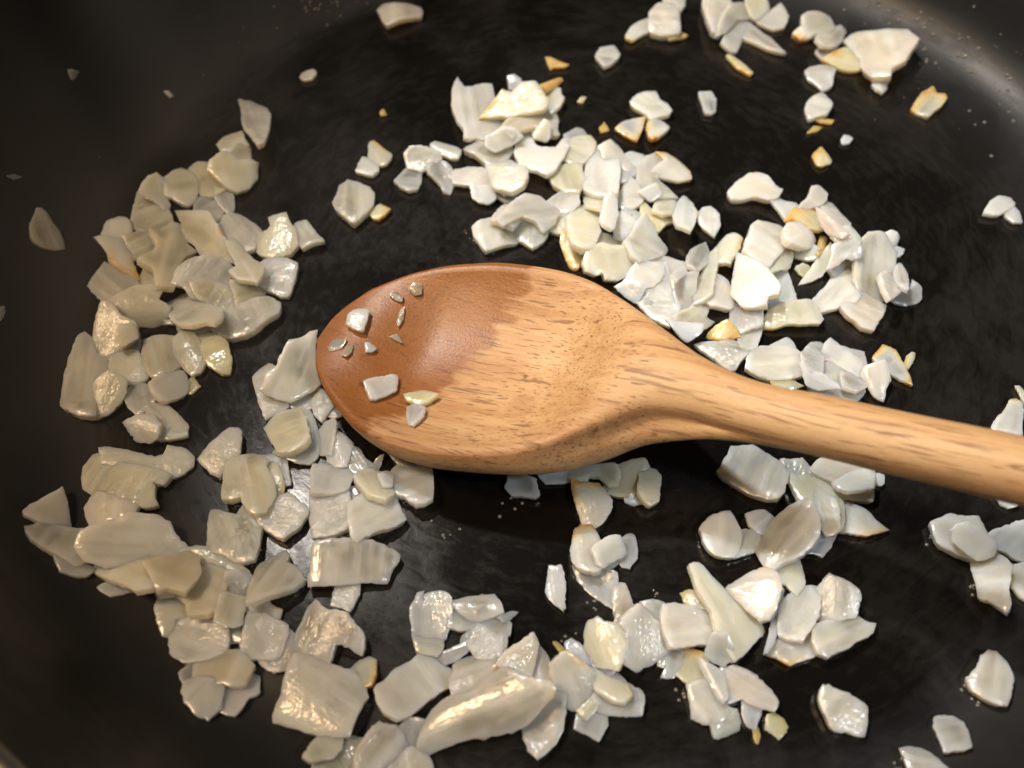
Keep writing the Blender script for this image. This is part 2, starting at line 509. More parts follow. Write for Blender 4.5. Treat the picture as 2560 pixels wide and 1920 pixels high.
TABLE = """
# tile(col row) layer tone | label | points
00 0 c|tiny pale onion crumb alone near the top left pan wall|59,60 68,62 65,66 62,69 60,65
00 0 y|thin yellowish onion sliver alone on the dark upper left floor|142,79 146,79 150,83 147,84
00 0 t|faint grey onion sliver lying by the left edge of the pan|6,152 12,151 18,153 12,155
00 1 t|petal shaped onion piece standing apart just above the left heap|205,81 212,82 221,88 230,93 234,100 232,110 228,120 222,123 215,113 209,107 209,97
00 1 c|rounded onion piece forming the very top of the left heap|189,126 194,118 208,114 211,122 214,126 207,131 200,132 192,131
00 2 c|onion piece with two wet glints near the top of the left heap|200,132 207,126 216,128 216,140 212,144 204,143 198,138
00 1 c|broad rounded onion slab in the upper right arm of the left heap|181,140 192,133 199,134 206,141 216,139 222,141 221,155 214,163 205,166 196,161 187,152 181,146
00 1 c|bumpy onion chunk on the upper edge of the left heap|142,156 150,149 156,146 163,149 169,154 170,166 168,173 162,177 152,172 144,168
01 1 c|onion piece with a curled glinting edge, upper left of the left heap|121,0 124,-8 129,-14 135,-16 140,-12 143,-6 143,4 146,12 143,15 137,8
01 0 c|flat onion slab at the upper left flank of the left heap|120,2 137,4 144,15 148,26 140,34 133,34 122,32 112,28 115,16
01 0 c|shaded onion piece wedged under the upper arm of the left heap|165,-19 172,-23 181,-24 190,-14 196,-3 187,4 175,2 168,-8
01 0 t|glassy onion square half hidden below the upper arm of the left heap|170,5 190,4 191,15 188,24 178,20 168,15
01 0 p|small peach onion scrap hanging below the upper arm of the left heap|185,0 200,2 201,15 198,18 190,10
01 0 p|dull pinkish rounded onion piece on the outer left of the left heap|91,33 94,26 103,23 109,24 112,30 112,38 106,43 96,41 90,37
01 1 p|onion wedge with a dark browned lower edge on the left heap|84,40 94,41 108,42 112,48 114,62* 120,77** 115,77** 107,71** 97,63** 94,53* 89,46
01 2 c|onion piece with a bright glint beside the dark gap of the left heap|107,38 114,36 128,34 131,41 137,45 135,53 125,53 116,58 112,50
01 0 t|grey square onion piece jutting out left of the left heap|78,81 85,72 91,63 100,67 110,73 118,79 113,88 98,92 92,95 84,88
01 1 c|long onion piece running down the middle of the left heap|130,33 140,34 150,28 158,30 160,45 168,52 158,56 152,70 150,82 136,80 134,66 120,58 134,52 137,44
01 2 c|large onion slab with a yellow spot, upper right of the left heap|154,18 170,17 180,17 185,25 191,36* 197,44 210,58 205,62 190,58 175,56 168,45 160,40 158,27
01 0 t|glassy five sided onion piece at the right shoulder of the left heap|190,28 198,21 207,22 222,30 225,36 219,44 219,50 208,52 196,42
01 3 o|long peach onion strip lying across the right side of the left heap|194,42 202,40 212,52 221,60 229,64 226,72 222,77 206,75 198,68 205,64
01 1 t|large pale onion petal at the centre of the left heap|150,78 153,68 163,60 176,56 190,58 200,66 197,78 198,84 196,95 190,100 180,96 165,90 160,82
01 3 o|broad peach onion slab at the left centre of the left heap|94,96 104,88 118,80 134,80 140,86 137,94 147,100 144,112 134,116 118,116 105,112 100,104
01 2 o|small peach onion flap rising at the centre of the left heap|120,79 127,62 134,64 137,84 128,84
01 1 c|tall onion piece along the lower left edge of the left heap|89,94 97,98 104,108 116,113 119,125 111,131 101,138 93,146 86,143 82,135 82,125 84,110
01 3 o|five sided onion flake on the lower left of the left heap|103,116 112,114 117,117 119,126 110,131 102,135 98,126
01 0 c|yellowish onion layer under the lower left of the left heap|82,133 90,140 103,136 112,132 120,130 118,140 104,141 96,146 86,143
01 3 w|lumpy white onion piece right of centre on the left heap|141,92 150,84 160,86 166,90 176,94 190,98 190,106 184,112 176,110 165,113 152,112 146,106
01 2 c|smooth onion slab in the right half of the left heap|165,78 180,76 197,80 205,88 208,98 200,106 190,100 180,95 168,88
01 0 t|long glassy onion petal at the lower right of the left heap|180,115 190,106 200,105 210,100 222,94 231,92 241,96 239,104 228,112 222,119 212,124 200,126 188,122
01 0 t|translucent square onion piece on the right end of the left heap|226,62 232,59 246,59 256,63 254,73 248,89 241,88 229,83 224,78
01 1 c|knobbly onion piece joining the two squares right of the left heap|224,38 230,36 236,31 234,24 247,20 250,28 254,33 256,46 250,53 238,57 226,55 221,48
01 0 w|pointed square onion piece furthest right on the left heap|254,29 265,25 272,34 280,42 270,45 261,49 256,42
01 1 c|onion piece below the long peach strip of the left heap|200,78 222,78 230,84 225,92 212,100 206,98 204,88
01 1 t|thin onion piece above the dark hollow of the left heap|140,113 152,112 165,114 178,112 184,116 178,122 168,122 156,122 154,114
01 1 c|smooth egg shaped onion piece, left of the glossy pair under the left heap|152,127 157,123 166,122 175,135 177,146 174,154 166,158 158,150 150,140
01 0 y|glossy yellowish onion lobe, right of the pair under the left heap|171,124* 180,122 190,127 196,133 199,146 197,156 190,155 182,150 178,143
01 0 c|blocky onion chunk below the dark hollow of the left heap|126,130 138,127 153,127 150,140 156,148 148,156 132,160 126,150 124,140
01 0 c|flat onion chunk at the bottom centre of the left heap|100,138 118,138 122,148 126,160 116,166 100,160 95,150
01 0 t|big grey curved onion petal at the bottom left of the left heap|70,126 74,125 80,130 83,143 94,147 94,158 85,165 82,175 82,194 70,193 57,186 54,183 57,162 60,150
02 1 c|rounded onion slab overlapping the big grey petal under the left heap|83,0 94,-10 108,-4 108,6 103,16 95,24 86,29 82,20
02 0 t|dim onion piece bridging the bottom of the left heap|108,8 118,-2 130,4 134,12 125,20 119,25 112,19
02 1 p|pinkish rounded onion piece at the bottom right of the left heap|130,0 140,-8 158,-10 162,0 160,8 152,12 142,14 133,8
02 0 y|tiny orange onion tip at the bottom right of the left heap|161,0* 166,-4* 170,2* 165,7* 160,6
02 0 c|blurry onion chunk hanging lowest below the left heap|130,18 144,20 153,28 160,36 161,44 152,46 140,47 133,46 126,36
02 1 t|translucent onion flake covering the left of the lowest chunk under the left heap|110,34 120,28 132,28 138,36 136,46 129,50 119,48 113,40
01 0 o|lone peach petal of onion near the left edge of the pan|32,14 36,14 41,19 46,27 53,37 56,45 56,49 48,50 38,48 29,43 26,36 26,27 30,20
01 0 o|onion bit cut off by the left border of the picture|-3,101 3,99 4,104 1,110 -3,113
02 0 t|grey kite shaped onion piece between the left and lower left heaps|172,66 178,57 187,48 198,38 206,38 209,42 208,60 204,66 196,72 190,81 180,76
02 1 c|wavy onion strip with a curled right end above the lower left heap|88,56 94,56 110,59 125,63 133,65 142,63 146,55 152,56 160,58 167,64 166,70 158,76 148,80 135,75 120,73 100,70 90,68
02 0 c|broad onion layer under the wavy strip of the lower left heap|73,70 80,62 88,61 92,70 120,74 138,76 146,80 141,86 130,83 133,90 132,98 134,104 128,106 118,104 100,100 84,97 74,90 72,80
02 0 p|pinkish onion piece linking the wavy strip to the striped dome|84,95 100,98 118,103 114,112 104,116 92,120 82,126 78,118 75,108
02 1 p|triangular onion piece furthest left on the lower left heap|19,111 26,105 44,96 53,91 57,102 60,115 61,127 48,124 35,121 26,116
02 0 p|shaded onion piece under the leftmost triangle of the lower left heap|24,126 35,121 50,124 62,127 78,128 84,140 74,152 66,156 50,146 38,140 28,134
02 2 w|large domed onion petal with fine stripes on the lower left heap|70,128 82,122 92,119 102,118 112,112 124,113 136,114 146,120 149,128 156,136 164,143 152,150 130,160 112,156 92,158 74,152 66,140
02 0 c|ragged onion edge peeking out below left of the striped dome|48,148 66,154 80,160 74,165 66,164 54,160
02 1 c|curved onion piece under the lower edge of the striped dome|72,156 90,156 112,154 128,150 134,166 132,176 118,178 106,172 84,164
02 3 o|peach onion slab right below the striped dome of the lower left heap|124,155 150,148 164,144 172,150 172,168 160,180 145,176 136,178 130,166
02 0 c|onion petal pointing right at the right of the striped dome|164,144 180,143 197,147 205,156 214,164 218,172 210,176 196,182 188,172 172,160
02 0 t|pale square onion piece with a notched top, right of the striped dome|184,111 196,114 206,116 211,108 221,112 225,120 222,140 219,151 205,153 194,146 181,144 182,128
02 1 c|block of onion with a bent lower end above the notched square|197,68 206,65 221,63 230,66 228,72 236,84 236,98 229,110 221,112 212,106 210,97 200,99 193,98 194,82
02 0 y|narrow browned onion piece on the right flank of the bent block|229,70 238,70 243,82 244,90* 242,100* 233,102 235,90
02 0 t|thin dim onion strip behind the browned flank of the bent block|229,63 241,61 246,67 249,85 245,86 239,73
12 0 w|tilted pinkish square of onion below the narrow browned piece|2,112 10,104 28,96 44,110 37,122 23,132 8,124 2,118
12 0 p|pink onion piece under the big pale wedge left of the spoon tip|-1,-6 5,-13 11,-17* 17,-12 12,-2 10,8 26,14 26,19 18,24 9,28 4,14
12 1 w|big pale onion wedge leaning against the spoon tip|5,6 10,-6 18,-14 24,-26 30,-36 40,-39 51,-44 50,-30 51,-10 54,0 46,6 36,12 30,15 18,11
12 0 t|glossy onion piece below the big pale wedge by the spoon tip|27,15 36,11 46,4 54,2 52,12 48,19 40,23 33,20
12 0 t|dim translucent onion piece half under the left rim of the spoon bowl|51,14 56,6 62,14 65,19 60,26 57,31 52,26 50,19
12 0 t|tiny onion scrap tucked under the left rim of the spoon bowl|62,26 66,20 73,26 68,28
12 1 c|cream square of onion with flat shiny top below the spoon tip|9,38 18,28 28,24 37,22 41,28 44,40 45,46 40,52 30,58 20,58 16,50
12 0 c|onion layer showing behind the cream square below the spoon tip|41,24 46,26 51,38 54,52 52,62 46,68 36,67 24,62 17,58 20,54 32,58 42,50 45,44
12 1 w|upright onion flake with a browned left foot, right of the cream square|54,48* 56,40 60,34 66,31 68,34 66,48 64,60 56,60* 54,54**
12 0 w|angular onion piece behind the upright flake, right of the cream square|66,42 72,44 82,51 80,62 77,71 70,71 63,66 63,54
12 0 t|glassy onion scrap leading down to the four squares below the spoon|80,55 88,57 93,66 102,72 95,78 85,78 78,70
12 2 t|small curled onion thread sticking up below the spoon bowl|102,70 106,64 109,62 107,70 104,75
12 1 w|white onion square, upper left of the four squares below the spoon|50,71 56,70 70,71 79,74 83,80 78,90 70,92 49,92 49,80
12 0 w|white onion square, lower left of the four squares below the spoon|49,93 58,91 74,91 79,95 81,104 82,118 80,123 66,129 50,131 49,110
12 2 c|yellowish onion flake in the middle of the four squares below the spoon|85,80 96,74 104,76 117,80 118,96 112,100 98,96 90,88
12 0 t|tiny grey onion scrap in the hollow between the four squares|80,92 86,90 91,95 84,100
12 3 t|grey glassy onion flake left of the rightmost square below the spoon|106,78 112,76 118,78 117,88 110,88
12 1 w|large onion slab with a pointed right corner, lowest of the four squares|81,104 92,96 104,98 118,92 121,104 125,112 128,117 120,122 106,126 94,131 87,136 83,132 81,120
12 1 w|white onion square with rounded foot, rightmost of the four squares|118,76 124,70 136,73 150,73 152,86 151,98 144,102 138,103 128,96 120,94 117,84
12 0 w|wet onion piece peeking out under the lower left rim of the spoon|114,56 120,56 132,58 143,63 138,68 132,71 124,68 118,62
12 1 w|wide striped onion slab like a sail, with a white vein|51,139 58,136 80,135 100,137 110,141 123,148 120,156 114,166 112,171 100,170 80,172 60,173 46,173 48,162 50,150
13 0 w|onion strip like a stem sticking out under the striped sail slab|70,4 90,2 89,14 85,22 81,30 74,27 64,25 66,16
12 1 t|torn glassy onion scrap between the striped dome and the sail slab|2,158 14,152 26,148 28,152 24,157 34,160 40,168 30,176 8,185 -6,190 -4,178
13 0 c|curved onion strip with a yellow edge under the torn glassy scrap|0,20 7,19 12,27* 20,31* 18,37 8,33 -4,32 -10,26
03 0 p|dim onion piece poking out left under the lower left heap|87,10 94,6 104,2 112,6 118,10 106,13 96,15
03 2 o|peach onion slab in the column below the striped dome|135,-6 150,-4 180,-10 196,-4 194,14 190,25 178,31 164,32 160,20 150,12 136,14
03 0 c|narrow onion strip with a yellow corner down the left of the column|135,12* 146,14* 152,20 162,22 163,33 150,36 147,50 142,50 138,38 136,26 139,20
03 2 o|peach onion piece on the right side of the lower left column|193,14 205,17 213,20 210,30 208,42 196,43 186,38 188,26
03 3 w|biggest pale square of onion on the lower left column|147,33 165,33 182,30 188,34 197,45 195,62 190,67 172,72 158,74 152,70 147,66 146,50
03 0 c|small shaded onion triangle between the two squares of the lower left column|192,44 204,44 211,48 210,55 200,56 196,52
03 1 w|pale square of onion to the right on the lower left column|213,36 216,32 228,34 238,38 248,44 246,54 242,66 235,71 221,70 209,70 210,56
13 0 p|shaded onion piece behind the right hand square of the lower left column|22,70 28,48 34,54 34,70 28,79 16,81 6,76 4,71
03 2 o|peach onion slab below the biggest square of the lower left column|168,70 190,66 208,66 213,71 219,78 212,92 206,95 190,93 176,91 168,88
03 0 t|tiny glassy onion piece on the left side of the lower left column|157,84 168,76 170,88 160,91
03 1 w|pale blurred onion piece at the foot of the lower left column|160,92 168,89 184,91 192,98 190,108 189,114 180,122 172,120 162,109 159,100
03 0 p|dim onion piece, lower right at the foot of the lower left column|190,97 206,95 214,86 222,88 222,100 212,104 208,112 202,118 194,116 189,112
03 0 w|onion piece beside the torn glassy scrap, right of the lower left column|197,-2 206,-4 218,2 215,10 212,18 204,14 195,11
13 1 w|arrow shaped onion slab below the stem of the sail slab|51,22 56,28 65,32 70,31 79,34 85,43 91,49 92,58 90,66 84,62 76,58 68,57 66,66 62,76 54,74 44,68 35,62 35,52 40,42 46,28
13 0 w|largest square slab of onion, at the lower left below the arrow shaped slab|35,70 42,70 50,75 62,78 76,83 83,82 94,96 94,106 88,116 84,126 80,137 72,138 60,136 52,136 34,129 17,124 16,121 24,104 26,92 31,82
13 1 c|small onion bit with a browned corner on the largest square slab|84,80 90,75 98,72 102,74* 102,86** 99,93** 94,94* 88,90 85,85
13 1 w|oblong onion block, left of the great fan at the bottom|104,98 112,90 122,80 136,72 142,68 152,72 160,78 172,84 168,92 156,98 144,108 132,118 122,122 112,117 107,110
13 2 w|claw tipped onion piece at the top left of the bottom heap|134,26 138,20 140,15 143,14 142,19 145,22 146,16 152,14 160,13 166,16 169,22 169,30 166,42 163,53 156,57 146,57 137,52 135,40
13 1 c|onion piece with a yellow corner under the claw tipped piece|137,53 148,57 160,55 160,63 156,68 146,66 140,64*
13 2 w|white onion blade at the top of the bottom heap, right of the claw|170,24 182,20 198,17 205,17 211,25 213,32 200,36 188,39 180,34 172,28
13 1 t|rough wet onion piece under the white blade of the bottom heap|166,42 172,28 184,34 190,39 204,38 213,34 219,42 218,50 206,50 196,42 188,44 176,46
13 2 t|tiny onion thread curling off the white blade of the bottom heap|211,36 219,32 224,32 219,37 214,39
13 1 t|glassy onion ribbon arching under the dark gap of the bottom heap|141,67 154,68 166,66 178,60 188,53 190,56 182,64 172,72 160,76 148,72
13 2 w|angular onion piece right of the dark gap in the bottom heap|177,56 184,48 191,42 198,45 206,51 216,52 216,60 214,68 206,73 192,72 186,64
13 3 p|pinkish onion petal with a yellow right edge lying on the great fan|171,78 176,72 188,70 200,72 212,70* 220,66* 228,70 218,78* 208,82* 196,92 186,102 170,103 168,92 172,86
13 2 w|great fan shaped onion petal at the bottom of the picture|140,154* 147,156* 150,152 166,146 182,140 203,138 221,134 233,128 246,114 256,104* 258,97* 254,92 240,88 228,86 222,80 212,80 200,90 186,101 172,103 162,108 154,116 147,128 142,142
23 4 o|pointed peach onion triangle standing on the great fan|-14,76 -4,64 6,58 18,49 22,60 19,76 16,89 6,84 -4,80
23 3 p|brown stained onion flank on the right of the pointed triangle|22,60 29,68 33,76* 36,90** 36,98** 30,94** 20,96 16,90 19,76
13 1 t|round glassy onion bead at the left foot of the great fan|124,132 130,126 138,124 145,126 146,134 144,146 138,148 130,142 123,136
13 1 w|leaf shaped onion piece at the bottom border left of the great fan|90,148 98,136 107,129 114,131 120,132 126,140 130,148 122,155 108,165 98,172 88,172 86,160
13 1 c|onion leaf at the bottom border below the largest square slab|40,156 48,144 56,136 70,131 76,134 74,148 68,156 54,158 47,160
13 0 c|shaded onion cut by the bottom border under the two leaves|53,158 68,155 74,148 82,140 90,142 88,152 86,166 84,174 70,172 50,168
13 0 p|pinkish onion cut by the bottom border under the great fan|108,168 122,154 134,150 146,156 150,162 151,172 108,174
23 0 w|lone narrow onion blade left of the browned topped pieces|32,-9 36,-8 42,-9 45,-2 46,10 45,20 46,28* 44,30* 38,26 32,20 29,14 30,6
23 1 w|onion piece hanging below the browned topped pair|54,-8 66,-6 80,-5 89,-2 90,14 90,28 82,23 72,17 64,10 58,2
23 0 p|narrow peach onion strip leading into the top of the bottom heap|90,8 96,8 100,18 103,28 98,32 90,34 89,22
23 3 c|glistening cream onion square in the middle of the bottom heap|64,46 68,40 74,36 80,40 90,42 100,45 100,60 96,72 93,82 84,80 74,78 68,70 63,62
23 1 c|onion chunk just above the glistening cream square|92,30 104,28 110,26 118,32 122,42 110,46 96,44 90,40
23 2 w|white faceted onion chunk right of the glistening cream square|94,40 104,30 112,24 118,32 128,42 135,52 139,60 132,68 122,76 112,80 108,82 98,76 97,66 100,48
23 0 c|small onion piece peeking out behind the white faceted chunk|114,24 122,23 131,25 134,32 132,42 124,40
23 2 p|glossy pinkish onion piece right of the white faceted chunk|131,26 140,25 156,27 172,27 176,40 172,52 170,58 160,58 148,60 139,61 134,48 131,38
23 1 y|onion petal with a brown rim above the glossy pinkish piece|148,16* 152,14* 166,17 174,24 172,28 158,27 150,22*
23 1 c|long translucent onion slab slanting down the bottom right heap|155,-9 161,-10 167,-4 174,4 184,14 196,22 206,32 214,42 216,48 208,56 200,66 192,72 186,64 188,56 178,46 174,30 166,18 162,12
23 2 w|small onion cube below the glossy pinkish piece|170,58 174,49 186,51 190,60 189,70 183,77 175,74 167,68
23 2 p|pink triangular onion piece on the bottom right heap|186,12 194,6 206,-2 218,-6* 230,-2 232,12 228,26 222,36 214,38 204,30 194,20
23 0 y|onion square with a browned upper edge above the white spike|146,64* 156,66** 165,68** 168,76 166,86 158,92 150,90 143,84 144,74
23 0 t|wet glassy onion scrap left of the brown topped square|130,66 138,62 146,66 144,76 138,86 132,86 136,78 128,76
23 2 w|sharp white onion spike below the brown topped square|161,72 166,75 176,80 181,84 184,94 186,104 182,109 178,106 172,94 166,84
23 1 p|hooked onion petal right of the white spike|180,90 182,78 186,82 189,79 198,81 210,88 222,100 228,109 226,115 214,112 204,108 198,104 190,108 182,109
23 0 w|onion block beneath the white spike|153,96 160,93 170,92 178,106 184,112 186,118 182,122 176,126 166,126 158,122 156,110
23 0 c|small square onion piece with an oil bubble, lowest of the spike group|173,126 178,120 186,116 192,117 195,126 194,132 184,136 176,138
23 0 t|small wet onion drop below the hooked petal|201,108 206,106 214,112 212,120 208,130 203,126 201,118
23 0 b|burnt brown crumb below the hooked petal|208,131* 212,131** 214,138** 212,145* 209,140**
23 3 w|onion piece with a brown line along its edge, right of the great fan|33,76 42,66 48,64* 60,74* 72,86 70,98 62,106 54,116 47,112 38,100 34,88
23 4 b|thin red brown onion strand curling above the bottom heap|36,57** 38,57** 46,64** 56,72** 60,78* 56,76* 46,68** 40,63**
23 1 w|small rounded onion piece behind the red brown strand|47,58 51,56 58,60 64,66 66,76 58,72 50,66
23 2 w|onion scrap under the lower edge of the glistening cream square|68,70 76,78 84,82 88,82 86,88 76,88 70,80
23 4 c|long onion wedge with a yellow right tip on the bottom heap|64,78 76,84 84,89 100,94* 103,104* 97,110 88,108 72,98 68,90
23 0 t|translucent onion slab under the yellow tipped wedge|84,90 90,86 100,96 110,102 112,108 110,119 96,119 80,118 72,114 72,100 88,108
23 1 t|tongue shaped onion piece hanging from the bottom heap, right of the great fan|44,110 46,100 38,96 32,100 24,112 14,122 10,130 12,140 16,150 22,156 28,152 36,144 42,132 44,118
23 0 t|small bluish onion scrap below the yellow tipped wedge|58,122 66,120 72,121 80,123 80,128 76,136 74,140 68,136 56,131
23 0 y|wet yellow onion bit in the gap of the bottom heap|55,112 64,104 71,99 74,106 72,114 64,122 58,116
33 2 w|broad striped onion slab right of the upright blade, bottom right heap|20,16 28,9 36,8 42,9 46,12 44,26 42,36 38,42 30,54 20,53 10,50 10,30 14,20
33 1 w|rounded onion slab at the top right of the bottom right heap|44,12 49,4 53,0 60,3 70,7 77,13 78,20 76,28 74,34 66,36 52,40 42,36
33 1 w|onion slab with a torn point aiming right on the bottom right heap|40,44 52,39 64,35 74,35 80,40 90,44 88,49 82,53 76,55 68,61 60,64 51,68 44,66 40,58
33 0 p|brown stained onion layer at the bottom of the bottom right heap|2,62 10,56 20,54 30,54 34,46 40,48 42,62 38,68 28,71* 18,75** 10,70* 0,66
33 3 w|narrow white onion blade standing upright on the bottom right heap|11,12 13,16 12,30 9,44 4,58 0,64 -2,66 2,50 5,34 7,20
32 0 c|rounded onion piece under the lower end of the long glossy strip|2,162 14,156 24,150 28,162 30,172 24,180 16,172 8,170
33 1 c|cream onion piece left of the upright white blade|-6,0 4,2 12,12 8,22 4,34 -4,36 -10,26
33 0 w|lone six sided onion slab at the lower right|47,94 52,95 62,99 72,104 80,109 85,113 85,126 83,138 76,139 68,135 60,136 54,132 50,124 46,114 44,104
33 0 t|wet greyish onion piece with a bubble near the lower right edge|180,80 184,70 190,65 196,66 206,76 212,88 210,100 206,112 200,112 192,110 182,104 174,96 171,88
33 0 t|lone wet onion square in the bottom right corner|144,122 150,121 160,122 168,126 172,134 176,148 172,150 160,151 152,152 148,140 143,130
33 0 t|wet onion piece cut by the bottom border near the right corner|114,150 122,148 132,150 142,155 150,162 158,170 124,172 118,160
33 0 y|small browned onion square right of the burnt crumb|1,122* 5,121* 12,126** 14,130* 11,136* 9,138 4,134* 0,131
32 0 w|onion piece under the smooth oval flake below the handle|142,121 150,118 157,115 170,117 181,116 187,131 190,136 192,148 178,151 164,146 150,139 145,130
32 1 w|smooth oval onion flake on the lone group below the spoon handle|160,127 166,122 173,121 184,128 196,139 194,147 188,150 180,151 170,144 162,136
32 0 w|onion piece cut by the right border below the spoon handle|190,132 196,128 208,124 221,119 226,120 226,152 214,149 208,144 198,140
32 1 w|onion blade hanging below the lone group under the spoon handle|176,157 182,154 190,150 196,146 204,152 210,158 206,176 208,190 205,195 198,190 190,186 183,184 182,172
32 0 p|peach onion piece cut by the right border, lowest under the spoon handle|206,160 214,156 224,154 226,188 218,184 210,174
32 0 w|onion piece with a browned tip behind the spoon handle at the right border|193,38 197,30 204,24 208,16* 213,14** 219,17* 220,24 219,34 219,48 210,44 200,42
32 0 y|yellow onion shard at the right border above the handle|214,2 217,2 224,10 224,20 220,14
32 0 w|onion corner peeking below the spoon handle near the right border|194,94 206,96 216,102 214,106 208,107 202,104
32 3 w|long glossy onion strip below the spoon handle|-13,136 -4,124 4,118 14,110 24,105 34,101 40,104 42,112 45,122 44,130 36,140 26,149 14,155 5,161 -2,160 -8,150
32 2 t|glossy ribbed onion fan at the upper end of the long glossy strip|40,97 44,91 50,95 58,100 61,107 61,120 62,125 56,130 50,130 46,124 44,112 40,104
32 1 c|cream onion slab curving behind the ribbed fan below the handle|18,80 30,82 40,79 52,84 60,92 64,104 63,122 58,128 50,110 42,100 34,101 29,100 24,92
32 1 w|pale onion piece between the two pink slabs under the handle|12,66 20,67 29,66 34,72 41,78 34,82 24,82 18,80 12,74
22 0 p|pinkish square onion slab under the spoon handle, left of the pale piece|180,76 186,66 191,56 208,54 221,61 231,68 237,78 234,90 230,98 221,97 206,92 192,84 182,79
32 0 p|pink onion slab half hidden by the spoon handle|38,74 46,66 58,64 80,74 90,76 90,88 88,100 76,99 64,97 56,84 46,79
32 1 w|small light facet of onion on the pink slab under the handle|58,86 70,78 84,74 91,80 90,88 80,90 68,92 62,90
32 0 c|tiny cream onion tip under the spoon handle|91,77 100,79 100,86 97,88 92,85
32 0 p|pointed onion wedge with a brown underside below the handle|62,104 72,106 84,112 92,120 100,125* 92,128* 82,130* 66,127 60,126
32 0 w|onion piece tucked below the ribbed fan|33,144 42,136 48,130 56,131 52,140 46,147 40,145
22 1 w|small wet onion piece left of the long glossy strip's upper half|204,113 210,111 217,111 226,118 220,128 213,128 206,122
22 1 w|rounded white onion piece at the left end of the long glossy strip|164,125 172,116 180,113 187,113 193,122 197,130 196,142 190,149 180,149 172,145 167,136
22 0 c|short onion bar joining the rounded white piece to the long glossy strip|192,130 200,128 212,129 212,142 200,146 190,149
22 0 t|frothing onion triangle just below the middle of the spoon bowl|-2,78 5,75 14,79 21,82 22,90 24,97 20,99 8,97 0,96 -6,90
22 0 c|onion edge showing under the spoon bowl beside the frothing triangle|24,77 36,74 50,75 50,82 44,84 30,84 27,81
22 1 c|arched onion piece directly under the lower rim of the spoon|52,76 62,72 78,70 88,69 92,77 90,86 84,86 76,80 66,79 64,82 56,84 50,82
22 0 y|wet yellow onion mass in the small heap under the spoon neck|82,86 90,80 92,72 104,68 114,66 116,72 110,76 110,90 104,96 96,96 84,94 80,92
22 1 c|pale rounded onion block at the right of the small heap under the spoon|110,76 118,72 124,74 128,80 127,92 127,102 119,105 113,100 108,92
22 0 t|glassy onion scrap at the foot of the small heap under the spoon|99,98 106,94 113,97 113,102 104,103 99,101
22 0 w|shield shaped onion piece with browned edges below the spoon bowl|53,84** 58,87** 66,88** 74,88** 80,94* 84,101 84,108 78,118 72,123* 66,123* 62,120 58,108* 54,94**
22 1 w|upright onion piece with a browned top below the shield shaped one|55,128** 60,125** 68,125** 73,132 75,138 76,150 75,160 70,162 60,160 54,154 52,144 54,136*
22 2 w|onion slab leaning right on the browned top piece|70,142 76,137 84,132 92,132 94,138 98,146 93,150 84,154 78,158 74,156
22 0 t|dim ragged onion piece right of the leaning slab below the shield|95,136 100,132 104,132 106,140 106,150 100,157 96,156 92,150
22 0 y|yellow browned onion edge under the leaning slab below the shield|76,158* 86,152* 94,150* 90,154 82,160*
10 0 p|lone tapered onion piece with drops at the top centre|105,8 109,5 125,5 142,6 144,8 143,14 130,18 120,21 113,23 109,18
10 0 c|small lone onion bit left of the upper heap, below the top drops|39,64 44,61 50,60 52,63 48,68 41,69 38,67
10 0 b|tiny reddish brown crumb left of the upper heap|107,97** 110,95* 113,99** 108,100*
10 0 c|small onion chunk with a browned top, upper of a pair left of the upper heap|98,125 102,123** 110,129** 117,132* 117,136 113,143 108,144 100,140 97,135
10 0 w|small white onion square, lower of a pair left of the upper heap|86,148 92,136 98,138 106,144 106,148 101,152 95,151
10 1 w|rounded onion piece at the left end of the upper heap's tail|129,132 134,128 142,127 150,128 158,131 159,136 150,142 148,146 142,147 132,144 130,138
10 0 w|small oval onion flake above the tail of the upper heap|152,126 155,124 164,126 172,128 176,131 174,136 170,136 160,132
10 0 t|onion lobe hanging at the far left end of the upper heap's tail|121,155 128,148 134,143 142,146 141,156 138,162 132,163 126,160
10 2 w|bent white onion piece in the middle of the upper heap's tail|150,140 157,136 164,140 169,146 172,156 170,161 168,166 163,164 160,158 154,152 149,148
10 0 p|pinkish glassy onion piece between tail and body of the upper heap|170,148 186,146 200,148 203,156 202,164 198,172 190,168 186,160 172,158
10 2 w|large torn onion sheet with a spiky top at the upper left of the upper heap|170,80 172,72 174,69 177,74 180,77 188,76 196,74 203,74 206,86 212,96 221,101 218,110 206,118 196,122 189,119 184,121 180,119 180,112 174,104 170,94
20 3 c|pale green onion cap with a yellow left edge on top of the upper heap|-28,102** -18,90** -8,78* 0,80 8,72 20,71 26,78 31,87 28,94 16,97 2,100 -14,100
10 1 w|onion wedge pointing left below the torn sheet of the upper heap|181,129 192,123 206,120 218,124 221,132 214,140 206,145 200,142 190,134
10 2 w|bright onion chunk right of the pinkish glassy piece, upper heap|200,148 212,141 221,142 230,146 234,156 226,166 214,168 203,160
20 1 w|small white onion tip behind the pale green cap|-4,66 2,64 7,67 9,72 4,78 -3,76
20 2 b|brown fried onion sliver sticking out at the top of the upper heap|24,74* 32,71** 41,68** 43,70** 38,75** 30,78*
20 1 c|ragged onion piece right of the pale green cap|26,78 34,76 41,77 41,82 44,85 40,92 34,97 28,94 31,86
20 1 o|peach onion piece under the pale green cap of the upper heap|0,100 16,97 28,96 36,98 39,105 38,112 40,116 30,116 20,110 8,112 0,120 -10,112
20 1 w|smooth onion piece left of the bright pointed petal|-20,118 -6,110 4,112 8,118 0,124 -14,130 -22,126
20 3 W|bright pointed onion petal with two horns in the upper heap|2,134 6,118 16,112 17,120 20,128 26,130 38,130 46,119 49,128 45,136 38,146 30,150 20,146 8,144
20 2 o|small onion triangle behind the horned bright petal|18,116 28,104 32,106 33,118 30,122 20,120
